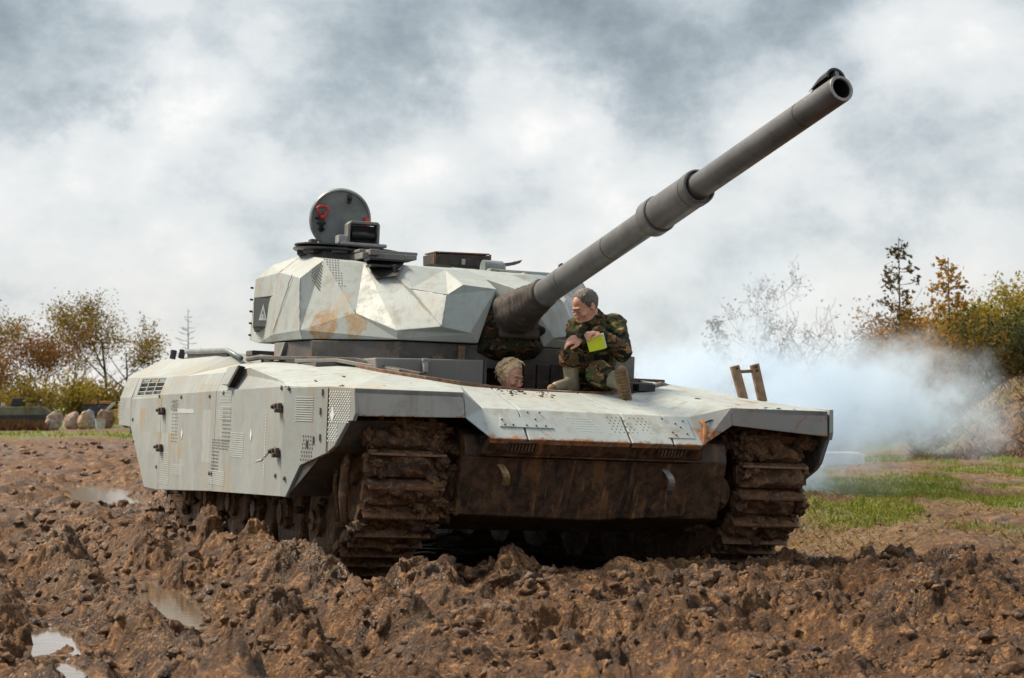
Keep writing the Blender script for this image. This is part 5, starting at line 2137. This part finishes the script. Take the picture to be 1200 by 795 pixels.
# ---- the driver: only head and shoulders stand out of the well
drv = empty('person', V3(-.02, 15.62, 1.08))
tag(drv, "driver with tousled fair hair, only the head showing above the tank's hull edge", 'person')
sk2 = V3(-.005, 15.52, 1.600)
hf2, hM2 = head_frame(sk2, V3(.72, -.66, -.24), V3(.05, .05, 1), 1.0)
nk = V3(-.03, 15.60, 1.40)
ch2 = V3(-.03, 15.62, 1.22)
cl2 = [(V3(-.03, 15.62, 1.10), ch2, .16, .16), (ch2, nk, .15, .075), (ch2 + V3(0, 0, .06), V3(-.20, 15.70, 1.28), .12, .085), (ch2 + V3(0, 0, .06), V3(.16, 15.56, 1.28), .12, .085),
       (V3(-.20, 15.70, 1.28), V3(-.26, 15.60, 1.10), .085, .07), (V3(.16, 15.56, 1.28), V3(.20, 15.48, 1.10), .085, .07)]
nc2 = [(nk, hf2(-.02, 0, -.05), .058, .056)]
hd2 = [(hf2(-.01, 0, .03), hf2(.03, 0, -.06), .09, .07), (hf2(.09, 0, -.02), hf2(.09, 0, -.09), .03, .03)]
mb = capsules(cl2 + nc2)
head_shapes(mb, hf2, hM2)
me = fuse(mb, .0056, 3)
assign(me, [(0, cl2), (1, nc2), (1, hd2)])
link_mesh('body', me, [M['camo'], M['skin']], drv, True)
face_details(drv, hf2, hM2)
hair_cap(drv, 'hair', hf2, hM2, M['hair_fair'],
         lambda p, c: min(1, max(0, (.034 - p.x + max(0, p.z - .05) * .6) * 22)) * (1 if p.z > -.060 + 1.0 * max(0, p.x - .0) else 0), .012, clump=.020, freq=15)
# loose wavy locks
for i in range(80):
    ph = random.uniform(-1.75, 1.75)
    th_ = random.uniform(.0, 1.35)
    n0 = Vector((math.cos(ph) * -1 * math.sin(th_), math.sin(ph) * math.sin(th_), math.cos(th_)))
    base = Vector((n0.x * .108 - .012, n0.y * .088, n0.z * .098 + .032))
    flow = Vector((random.uniform(-.7, .1), random.uniform(-.5, .5), random.uniform(-.9, -.2)))
    flow = (flow - n0 * flow.dot(n0)).normalized()
    pts = []
    L = random.uniform(.05, .11)
    for k in range(5):
        t = k / 4
        pts.append(hf2(*(base + flow * L * t + n0 * (.010 * math.sin(t * 5 + i) + .006 - 2.6 * (L * t) ** 2 + .006))))
    mb = MB()
    mb.tube(pts, [.005, .010, .0105, .008, .001], 6)
    if i == 0:
        allm = mb
    else:
        allm.add(mb.v, mb.f)
tag(allm.build('hair_locks', M['hair_fair'], drv, smooth=True), kind='stuff')
fix_parent(drv)

# ================================================================== BACKGROUND
M['bark'] = simple('bark', (.075, .055, .04), .9, .4, 12, .5)
M['bark_pale'] = simple('pale_bark', (.13, .115, .10), .9, .3, 12, .4)


def leaf_mat(name, a, b):
    m, gg, bs, o = new_mat(name)
    co = gg.n('ShaderNodeNewGeometry').outputs['Position']
    wn = gg.n('ShaderNodeNewGeometry').outputs['Random Per Island']
    c = gg.mix(gg.math('ADD', gg.math('MULTIPLY', wn, .6), gg.math('MULTIPLY', gg.noise(co, .8, 3), .4)), a, b)
    setp(gg, bs, c, .7, spec=.2)
    tr = gg.n('ShaderNodeBsdfTranslucent', {'Color': c})
    mx = gg.n('ShaderNodeMixShader', {0: .5, 1: bs.outputs[0], 2: tr.outputs[0]})
    gg.link(mx.outputs[0], o.inputs['Surface'])
    return m


M['leaf_olive'] = leaf_mat('olive_leaves', (.10, .075, .016), (.27, .185, .035))
M['leaf_brown'] = leaf_mat('russet_leaves', (.11, .052, .018), (.28, .135, .038))
M['leaf_amber'] = leaf_mat('amber_leaves', (.17, .088, .016), (.42, .245, .045))
M['leaf_gold'] = leaf_mat('golden_leaves', (.15, .125, .018), (.42, .33, .05))
M['leaf_green'] = leaf_mat('dark_green_leaves', (.016, .030, .012), (.045, .065, .022))
M['leaf_yellow'] = leaf_mat('yellow_green_leaves', (.10, .080, .014), (.25, .18, .03))
M['needle'] = leaf_mat('larch_needles', (.055, .05, .022), (.12, .085, .03))
M['twig_grey'] = simple('twig_grey', (.085, .075, .07), .9, .3, 12, .3)


def ground_z(x, y):
    return float(ground_h(np.array([x]), np.array([y]))[0])


class Tree:
    def __init__(self, seed):
        self.r = random.Random(seed)
        self.mb = MB()
        self.tips = []

    def branch(self, p, d, L, r, lev, maxlev, bend=.25, fork=3, upb=.12):
        rr = self.r
        n = 4 if lev == 0 else 3
        pts, rad = [p.copy()], [r]
        for i in range(n):
            d = (d + Vector((rr.gauss(0, bend), rr.gauss(0, bend), rr.gauss(0, bend * .6) + upb)) * .5).normalized()
            p = p + d * (L / n)
            pts.append(p.copy())
            rad.append(max(.009, r * (1 - .62 * (i + 1) / n)))
        self.mb.tube(pts, rad, 6 if lev == 0 else (4 if lev == 1 else 3), cap=False)
        if lev >= maxlev - 1:
            self.tips += [(q, lev) for q in pts[1:]]
        if lev < maxlev:
            for i in range(fork + (1 if lev == 0 else 0)):
                k = rr.uniform(.35, 1.0) if lev else rr.uniform(.28, 1.0)
                j = min(n - 1, int(k * n))
                q = pts[j].lerp(pts[j + 1], k * n - j) if j < n else pts[-1]
                a = rr.uniform(0, 6.28)
                side = d.orthogonal().normalized()
                side.rotate(Matrix.Rotation(a, 3, d))
                nd = (d * rr.uniform(.5, .9) + side * rr.uniform(.5, 1.0)).normalized()
                self.branch(q, nd, L * rr.uniform(.50, .72), rad[j] * .55, lev + 1, maxlev, bend * 1.1, fork, upb)


def leaves(tips, n, size, spread, seed, squash=1.0):
    r = np.random.default_rng(seed)
    T = np.array([t[:] for t in tips])
    c = T[r.integers(0, len(T), n)] + r.normal(size=(n, 3)) * spread * np.array([1, 1, squash])
    a = r.normal(size=(n, 3))
    a /= np.linalg.norm(a, axis=1)[:, None]
    b = np.cross(a, r.normal(size=(n, 3)))
    b /= np.linalg.norm(b, axis=1)[:, None]
    s = size * (.6 + .8 * r.random(n))[:, None]
    V = np.stack([c - a * s - b * s * .25, c - b * s * .55, c + a * s, c + b * s * .55], 1).reshape(-1, 3)
    F = np.arange(n * 4).reshape(n, 4)
    return V, F


def tree(name, label, loc, h, kind, seed, leafmat=None, nleaf=0, lsize=.10, spread=.25, group=None, bark='bark', stems=1, maxlev=3, fork=3, lean=(0, 0), crown_from=0.0, top=False):
    x, y = loc
    if top:
        h = h - ground_z(x, y)
    root = empty(name, (x, y, ground_z(x, y) - .05))
    tag(root, label, 'bush' if name.endswith('bush') else 'tree', group)
    t = Tree(seed)
    rr = t.r
    if kind == 'broad':
        for s in range(stems):
            a = rr.uniform(0, 6.28)
            sp_ = (0 if stems == 1 else .30)
            d = Vector((math.cos(a) * sp_ + lean[0], math.sin(a) * sp_ + lean[1], 1)).normalized()
            t.branch(Vector((math.cos(a) * sp_ * .5, math.sin(a) * sp_ * .5, 0)), d, h * rr.uniform(.60, .72), h * .016 / (1 if stems == 1 else 1.25), 0, maxlev, .20, fork, .14)
    elif kind == 'bush':
        for s in range(stems):
            a = rr.uniform(0, 6.28)
            d = Vector((math.cos(a) * .8, math.sin(a) * .8, rr.uniform(.5, 1.1))).normalized()
            t.branch(Vector((math.cos(a) * .2, math.sin(a) * .2, 0)), d, h * .75, h * .014, 1, maxlev, .25, fork, .10)
    elif kind == 'conifer':
        top = Vector((lean[0] * h, lean[1] * h, h))
        t.mb.tube([Vector((0, 0, 0)), top * .5 + Vector((.03, 0, 0)), top], [h * .011, h * .006, .012], 6)
        nb = int(h * 7)
        for i in range(nb):
            k = .18 + .80 * (i / nb) + rr.uniform(-.02, .02)
            p = top * k
            a = i * 2.4 + rr.uniform(-.4, .4)
            L = h * .26 * (1 - k) ** .8 * rr.uniform(.55, 1.15) + .12
            d = Vector((math.cos(a), math.sin(a), rr.uniform(-.10, .22)))
            mid = p + d * L * .55
            tip = p + d * L + Vector((0, 0, L * .14))
            t.mb.tube([p, mid, tip], [.022 * (1.2 - k), .014, .006], 4, cap=False)
            for j in range(3):
                k2 = rr.uniform(.35, 1)
                q = p.lerp(tip, k2)
                sd_ = Vector((-d.y, d.x, 0)) * rr.choice((-1, 1)) + d * .8 + Vector((0, 0, rr.uniform(-.25, .2)))
                e2 = q + sd_ * L * .24
                t.mb.tube([q, e2], [.009, .004], 3, cap=False)
                t.tips.append((e2, 0))
                t.tips.append((q.lerp(e2, .5), 0))
            t.tips.append((tip, 0))
            t.tips.append((mid, 0))
    zm = max(p[2] for p in t.mb.v)
    k0 = h / zm * (.97 if leafmat else 1)
    t.mb.v = [(p[0] * k0, p[1] * k0, p[2] * k0) for p in t.mb.v]
    t.tips = [(q * k0, l) for q, l in t.tips]
    tr = t.mb.build('trunk' if kind != 'bush' else 'stems', M[bark], root, fixn=False)
    if leafmat and nleaf:
        tips = [q for q, l in t.tips if q.z > crown_from * h]
        V, F = leaves(tips, nleaf, lsize, spread, seed)
        npmesh('crown' if kind != 'bush' else 'leaves', V, F, M[leafmat], root)
    return root


def at_px(px, d):
    return ((px - 600) / 2333.0 * d, d)


# --- left hedge line and trees
tree('autumn_tree', 'olive-leaved tree cut off by the left edge of the view', at_px(-2, 116), 7.15, 'broad', 3, 'leaf_olive', 6500, .075, .34, stems=2)
tree('autumn_tree', 'russet many-stemmed tree behind the parked armoured vehicle', at_px(40, 114), 6.34, 'broad', 5, 'leaf_brown', 8000, .075, .36, stems=3)
tree('bare_tree', 'leafless grey tree between the russet and the tall olive tree', at_px(84, 120), 7.00, 'broad', 8, None, 0, bark='bark', stems=2, maxlev=4, fork=3)
tree('autumn_tree', 'tallest olive-leaved tree left of the tank, standing behind the orange machine', at_px(126, 116), 7.76, 'broad', 12, 'leaf_olive', 7500, .075, .36, stems=1)
tree('young_tree', 'thin sparse young tree just left of the tank\'s rear', at_px(149, 112), 6.36, 'broad', 17, 'leaf_olive', 700, .07, .2, stems=1, maxlev=3, fork=2)
tree('bare_sapling', 'slender leafless sapling rising behind the tank\'s rear deck', at_px(220, 111), 6.48, 'conifer', 21, None, 0, bark='twig_grey')
hb = [(-22, 106, 2.69, 'leaf_olive', 'olive bush at the left edge behind the parked armoured vehicle'), (18, 108, 2.58, 'leaf_yellow', 'yellow-green bush directly behind the parked armoured vehicle'),
      (56, 106, 3.02, 'leaf_yellow', 'wide yellow-green bush above the leftmost pink slab'), (88, 107, 2.91, 'leaf_gold', 'golden bush behind the upright slabs'),
      (122, 109, 2.80, 'leaf_olive', 'olive bush behind the orange machine'), (152, 108, 2.46, 'leaf_yellow', 'yellow bush next to the tank\'s rear edge'), (196, 112, 2.46, 'leaf_olive', 'olive bush hidden mostly by the tank\'s rear')]
for i, (px, d, h_, lm, lb) in enumerate(hb):
    tree('hedge_bush', lb, at_px(px, d), h_, 'bush', 40 + i, lm, 2600, .10, .26, stems=9, maxlev=3, fork=3, group='bushes of the left hedge')

# --- right wood
tree('bare_tree', 'bare spreading tree seen through the blue smoke', at_px(893, 74), 7.35, 'broad', 77, 'leaf_brown', 520, .055, .10, bark='bark', stems=2, maxlev=5, fork=3, crown_from=.5, top=True)
tree('small_conifer', 'small pale conifer in the smoke left of the bare tree', at_px(840, 88), 5.4, 'conifer', 31, 'needle', 500, .10, .10, top=True)
tree('bare_bush', 'leafless bush at the left end of the right-hand wood', at_px(1008, 72), 5.75, 'bush', 63, 'leaf_brown', 260, .05, .15, stems=8, maxlev=4, fork=3, top=True)
tree('larch_tree', 'tall thin larch standing clear above the wood', at_px(1054, 66), 7.1, 'conifer', 35, 'needle', 800, .085, .09, top=True)
tree('larch_tree', 'second larch with its top rising from the amber trees', at_px(1112, 60), 5.95, 'conifer', 37, 'leaf_amber', 800, .085, .12, top=True)
rw = [(1030, 72, 4.0, 'leaf_brown', 'broad', 'dull brown tree just right of the smoke at the foot of the larch'), (1062, 70, 4.35, 'leaf_brown', 'broad', 'brown tree under the tall larch'),
      (1090, 66, 4.9, 'leaf_amber', 'broad', 'amber tree left of the second larch'), (1120, 68, 4.9, 'leaf_amber', 'broad', 'amber tree behind the second larch'),
      (1144, 63, 4.6, 'leaf_gold', 'broad', 'golden tree right of the second larch'), (1178, 61, 5.35, 'leaf_gold', 'broad', 'tall golden tree near the right edge'),
      (1206, 62, 5.3, 'leaf_gold', 'broad', 'golden tree cut by the right edge'), (1240, 64, 5.5, 'leaf_amber', 'broad', 'amber tree outside the right edge')]
for i, (px, d, h_, lm, kd, lb) in enumerate(rw):
    tree('autumn_tree', lb, at_px(px, d), h_, kd, 80 + i, lm, 4600, .062, .24, stems=2, maxlev=3, fork=4, group='autumn trees of the right wood', top=True)
rb_ = [(1036, 66, 1.9, 'leaf_brown', 'brown undergrowth bush nearest the smoke'), (1070, 62, 2.4, 'leaf_brown', 'brown bush under the amber trees'), (1104, 60, 2.6, 'leaf_amber', 'amber bush at the foot of the second larch'),
       (1138, 58, 2.5, 'leaf_amber', 'amber bush in the middle of the bank top'), (1166, 57, 2.2, 'leaf_olive', 'olive bush on the bank top'), (1196, 56, 2.3, 'leaf_green', 'dark green bush at the right edge on the bank')]
for i, (px, d, h_, lm, lb) in enumerate(rb_):
    tree('hedge_bush', lb, at_px(px, d), h_, 'bush', 120 + i, lm, 4200, .06, .24, stems=9, maxlev=3, fork=3, group='bushes on the right bank')
for i, (px, d, h_, lb) in enumerate(((765, 120, 3.0, 'far grey bush just right of the seated man'), (800, 118, 3.4, 'far bush left of the small conifer'), (850, 110, 3.5, 'far bush below the small conifer'),
                                     (905, 105, 3.4, 'far bush below the bare tree'), (955, 100, 3.4, 'far bush in the smoke right of the bare tree'), (1000, 95, 3.0, 'far bush below the leafless bush'))):
    tree('hedge_bush', lb, at_px(px, d), h_, 'bush', 150 + i, 'leaf_brown', 1800, .12, .35, stems=8, maxlev=3, fork=3, group='far hedge behind the smoke')

# --- scrap in front of the left hedge
M['slab'] = simple('lichened_stone', (.30, .22, .18), .9, .45, 5, .6, dirt=.3)
M['slab_grey'] = simple('grey_stone', (.27, .25, .24), .9, .4, 5, .6, dirt=.2)
M['bin'] = simple('galvanised', (.42, .41, .40), .5, .2, 6, .2)
M['orange'] = simple('faded_orange', (.42, .19, .07), .6, .3, 8, .3, dirt=.3)
M['navy'] = simple('navy_paint', (.03, .045, .07), .5, .3, 6, .2)
M['yellowm'] = simple('yellow_machine', (.50, .30, .06), .6, .3, 6, .3, dirt=.25)
M['afv'] = simple('drab_vehicle', (.13, .125, .09), .7, .35, 3, .3, dirt=.3)
M['afv_dark'] = simple('dark_vehicle_side', (.022, .024, .026), .7, .3, 4, .2)


def slab(name, label, px, d, w, h_, t, yaw, mat, seed, group=None):
    x, y = at_px(px, d)
    root_z = ground_z(x, y)
    bm = bmesh.new()
    bmesh.ops.create_icosphere(bm, subdivisions=3, radius=1)
    for q in bm.verts:
        c = q.co
        p = Vector((math.copysign(abs(c.x) ** .75, c.x) * w / 2, math.copysign(abs(c.y) ** .5, c.y) * t / 2, math.copysign(abs(c.z) ** .85, c.z) * h_ / 2))
        p *= 1 + .26 * mnoise.fractal(Vector((p.x * 2.2 + seed, p.y * 2.2, p.z * 2.2)), .7, 2.1, 5)
        p.x += .10 * w * (p.z / h_)
        q.co = p + Vector((0, 0, h_ * .44))
    me = bpy.data.meshes.new(name)
    bm.to_mesh(me)
    bm.free()
    o = link_mesh(name, me, mat, None, False)
    o.location = (x, y, root_z)
    o.rotation_euler = (R(-8), R(random.uniform(-6, 6)), yaw)
    return tag(o, label, 'boulder', group)


gname = 'boulders in front of the left hedge'
slab('boulder', 'large pinkish upright boulder, leftmost of the row', 64.5, 96, .82, .95, .5, .2, M['slab'], 1.0, gname)
slab('boulder', 'brownish boulder leaning second in the row', 85, 97, .72, .90, .5, -.5, M['slab'], 4.0, gname)
slab('boulder', 'narrow tan boulder between the brownish and the grey one', 98, 96, .46, .90, .4, .6, M['tan'], 7.0, gname)
slab('boulder', 'tall grey boulder left of the metal bin', 106.5, 98, .46, 1.08, .4, .3, M['slab_grey'], 9.0, gname)
slab('boulder', 'round brown boulder behind the metal bin', 122, 101, .9, 1.05, .6, -.2, M['rustbar'], 12.0, gname)
x, y = at_px(118, 95)
mb = MB()
mb.lathe([(0, .20), (.46, .25), (.48, .27), (.52, .27), (.52, .245), (.06, .19)], (0, 0, 0), (0, 0, 1), 20)
bn = mb.build('metal_bin', M['bin'])
bn.location = (x, y, ground_z(x, y))
auto_smooth(bn)
tag(bn, 'round pale metal bin standing in front of the round brown boulder', 'bin')
# small pale stone in the weeds
slab('boulder', 'small pale blue-grey stone in the weeds left of the row', 38, 95, .32, .30, .3, .1, M['slab_grey'], 15.0)

# parked armoured carrier at the far left
x, y = at_px(22, 104)
av = empty('armoured_vehicle', (x, y, ground_z(x, y)), (0, 0, R(4)))
tag(av, 'low drab armoured vehicle parked side-on in front of the left hedge', 'armoured vehicle')
mb = MB()
mb.prism([(-2.6, -1.1, .75), (-2.5, -1.1, 1.20), (1.35, -1.1, 1.28), (1.85, -1.1, 1.0), (1.7, -1.1, .7)], (0, 2.2, 0))
mb.build('hull', M['afv'], av, bevel=.03)
mb = MB()
mb.prism([(-2.6, -1.16, .10), (-2.65, -1.16, .80), (1.75, -1.16, .85), (1.65, -1.16, .1)], (0, .10, 0))
mb.build('side_skirt', M['afv_dark'], av, bevel=.02)
mb = MB()
mb.prism([(-.35, -.6, 1.26), (-.22, -.6, 1.72), (.38, -.6, 1.72), (.52, -.6, 1.28)], (0, 1.2, 0))
mb.build('turret', M['afv_dark'], av, bevel=.06)
for xx_ in (-2.0, -1.2, -.4, .4, 1.2):
    mb = MB()
    mb.lathe([(0, .1), (0, .31), (.12, .33), (.14, .1)], (xx_, -1.06, .33), (0, -1, 0), 16)
    mb.build('road_wheel', M['rubber'], av)
mb = MB()
mb.box((.85, -.3, 1.36), (.5, .5, .16)).box((-1.6, -.2, 1.30), (.7, .8, .18)).box((1.2, -.9, 1.3), (.2, .25, .14))
mb.build('stowage', M['afv'], av, bevel=.03)
mb = MB()
mb.box((-.65, -.7, 1.35), (.20, .25, .15))
mb.build('lamp_box', M['bin'], av, bevel=.02)

# orange and navy machine behind the boulders
x, y = at_px(116, 106)
dg_ = empty('tipper_machine', (x, y, ground_z(x, y)))
tag(dg_, 'faded orange and navy machine behind the row of boulders', 'machine')
mb = MB()
mb.prism([(-.75, -.6, .75), (-.80, -.6, 1.22), (.75, -.6, 1.22), (.55, -.6, .75)], (0, 1.2, 0))
mb.build('body', M['navy'], dg_, bevel=.03)
mb = MB()
mb.box((-.35, -.2, 1.35), (.75, .8, .2)).box((.42, -.2, 1.36), (.55, .8, .16))
mb.build('top_cover', M['orange'], dg_, bevel=.03)
for xx_ in (-.45, .45):
    mb = MB()
    mb.lathe([(0, .12), (0, .40), (.06, .44), (.22, .44), (.24, .1)], (xx_, -.5, .44), (0, -1, 0), 18)
    mb.build('wheel', M['rubber'], dg_)
mb = MB()
mb.tube([(.05, -.5, 1.2), (.05, -.5, 1.62)], .04, 8)
mb.build('exhaust', M['navy'], dg_)
x, y = at_px(139, 103)
dg2 = empty('yellow_machine', (x, y, ground_z(x, y)))
tag(dg2, 'yellow machine with a pale raised arm, half hidden by the tank\'s rear', 'machine')
mb = MB()
mb.prism([(-.55, -.5, .25), (-.5, -.5, .95), (-.1, -.5, 1.05), (.7, -.5, 1.15), (.8, -.5, .25)], (0, 1.0, 0))
mb.build('body', M['yellowm'], dg2, bevel=.04)
mb = MB()
mb.prism([(-.62, -.55, .98), (-.15, -.55, 1.42), (-.05, -.55, 1.34), (-.50, -.55, .90)], (0, .16, 0))
mb.build('arm', M['bin'], dg2, bevel=.02)
mb = MB()
mb.box((.35, -.1, 1.25), (.6, .6, .22))
mb.build('hood', M['orange'], dg2, bevel=.03)

# white block on the right
x, y = 6.42, 39.0
mb = MB()
hb_ = .40
mb.prism([(-.44, -.30, 0), (-.43, -.29, .31), (-.36, -.28, .35), (.30, -.28, .35), (.42, -.29, .30), (.43, -.30, 0)], (0, .6, 0))
wb = mb.build('concrete_block', simple('whitewashed_concrete', (.66, .68, .68), .8, .12, 4, .4, dirt=.12), bevel=.03)
wb.location = (x, y, ground_z(x, y) - .03)
wb.rotation_euler = (0, 0, R(4))
tag(wb, 'white concrete block lying on the ground in the smoke right of the tank', 'block')
# pale blue sheet lying along the bank top
mb = MB()
v, f = [], []
for i in range(13):
    for j in range(3):
        xx_ = 12.0 + .22 * i
        yy_ = 50.5 + .5 * j
        v.append((xx_, yy_, ground_z(xx_, yy_) + .10 + .05 * math.sin(i * 1.3) + .06 * (j == 1)))
for i in range(12):
    for j in range(2):
        a = i * 3 + j
        f.append((a, a + 3, a + 4, a + 1))
mb.add(v, f)
ts = mb.build('plastic_sheet', simple('pale_blue_plastic', (.45, .56, .66), .4, .1, 5, .2), smooth=True)
tag(ts, 'pale blue plastic sheet lying on top of the right-hand bank', 'sheet')

# --- grass, straw and weeds
def blades(name, n, sampler, hmin, hmax, w, mat, lean=.35):
    x, y = sampler(n)
    n = len(x)
    z = ground_h(x, y)
    a = rng.random(n) * 2 * np.pi
    hh = hmin + (hmax - hmin) * rng.random(n) ** 1.6
    wx_, wy_ = np.cos(a) * w * (.6 + .8 * rng.random(n)), np.sin(a) * w * (.6 + .8 * rng.random(n))
    lx_, ly_ = rng.normal(size=n) * lean * hh, rng.normal(size=n) * lean * hh
    p0 = np.stack([x - wx_, y - wy_, z - .01], 1)
    p1 = np.stack([x + wx_, y + wy_, z - .01], 1)
    p2 = np.stack([x + lx_ * .4 + wx_ * .6, y + ly_ * .4 + wy_ * .6, z + hh * .6], 1)
    p3 = np.stack([x + lx_, y + ly_, z + hh], 1)
    V = np.stack([p0, p1, p2, p3], 1).reshape(-1, 3)
    F = np.arange(n * 4).reshape(n, 4)
    o = npmesh(name, V, F, mat)
    return tag(o, kind='stuff')


def sam(x0, x1, y0, y1, dens, thr=.25, pw=1.0, slope=True):
    def f(n):
        y = y0 + (y1 - y0) * rng.random(n) ** pw
        x = x0 + (x1 - x0) * rng.random(n)
        if slope:
            x = x * y / 30.0
        k = dens(x, y) > thr + .4 * rng.random(n)
        return x[k], y[k]
    return f


M['grass'] = leaf_mat('short_grass', (.085, .115, .014), (.28, .29, .05))
M['straw'] = leaf_mat('dry_straw', (.14, .085, .035), (.34, .24, .11))
M['weed'] = leaf_mat('brown_weeds', (.040, .022, .011), (.115, .060, .027))
blades('grass', 110000, sam(2.2, 9, 17.5, 48, grass_amount, .36, 1.1), .02, .085, .009, M['grass'])
blades('dry_straw', 26000, sam(1.4, 9, 15, 44, straw_amount, .35, 1.2), .015, .07, .006, M['straw'], .9)
blades('bank_weeds', 14000, sam(6.0, 10.5, 42, 58, lambda x, y: .9 * (x - (y - 48) * .16 > 9.4), .2), .03, .17, .012, M['weed'], .7)
blades('grass', 9000, sam(-9.5, -4.0, 74, 100, lambda x, y: .30 + .5 * fbm(x * .12, y * .12, 92, 3), .2), .06, .22, .03, M['grass'])
blades('brown_weeds', 9000, sam(-9.0, -7.0, 93, 98, lambda x, y: 1.0 + 0 * x, .2), .15, .5, .028, M['weed'], .3)

# --- exhaust smoke drifting from the tank's far rear corner
m = bpy.data.materials.new('exhaust_smoke')
m.use_nodes = True
m.node_tree.nodes.clear()
gg = G(m.node_tree)
pos = gg.n('ShaderNodeNewGeometry').outputs['Position']
warp = gg.vmath('MULTIPLY', gg.vmath('SUBTRACT', gg.n('ShaderNodeTexNoise', {'Vector': pos, 'Scale': .8, 'Detail': 6.0, 'Roughness': .62}).outputs[1], (.5, .5, .5)).outputs[0], (3.0, 3.0, 2.4)).outputs[0]
wp = gg.vmath('ADD', pos, warp).outputs[0]
nz = gg.noise(wp, 1.15, 5, .62)
total = None
for c, r_, dens, edge in (((2.8, 27.3, 1.15), (2.8, 3.6, 1.35), 1.0, .55), ((4.6, 28.0, 1.40), (2.2, 3.0, .98), .85, .6), ((6.0, 28.8, 1.15), (1.5, 2.4, .7), .45, .8), ((5.2, 29.5, 1.9), (1.4, 2.0, .8), .40, .9),
                          ((2.9, 28.0, 2.4), (2.7, 3.0, 1.9), .17, .9), ((3.6, 28.0, .1), (1.5, 3.0, .40), .35, .8)):
    q = gg.vmath('DIVIDE', gg.vmath('SUBTRACT', wp, c).outputs[0], r_).outputs[0]
    ln = gg.n('ShaderNodeVectorMath', {0: q}, operation='LENGTH').outputs['Value']
    k_ = gg.ramp(ln, 1.0, 1.0 - edge, 0.0, dens)
    total = k_ if total is None else gg.math('MAXIMUM', total, k_)
dn2 = gg.math('MULTIPLY', total, gg.ramp(nz, .44, .60, .02, 1.0))
dn2 = gg.math('MULTIPLY', dn2, 2.8)
pv_ = gg.n('ShaderNodeVolumePrincipled', {'Color': (.76, .88, 1.0, 1), 'Density': dn2, 'Anisotropy': .15})
gg.n('ShaderNodeOutputMaterial', {'Volume': pv_.outputs[0]})
mb = MB()
mb.box((3.9, 28.0, 2.25), (10.2, 10.5, 4.9))
sm = mb.build('smoke', m)
tag(sm, 'bluish white exhaust smoke drifting along the ground behind the tank', kind='stuff')
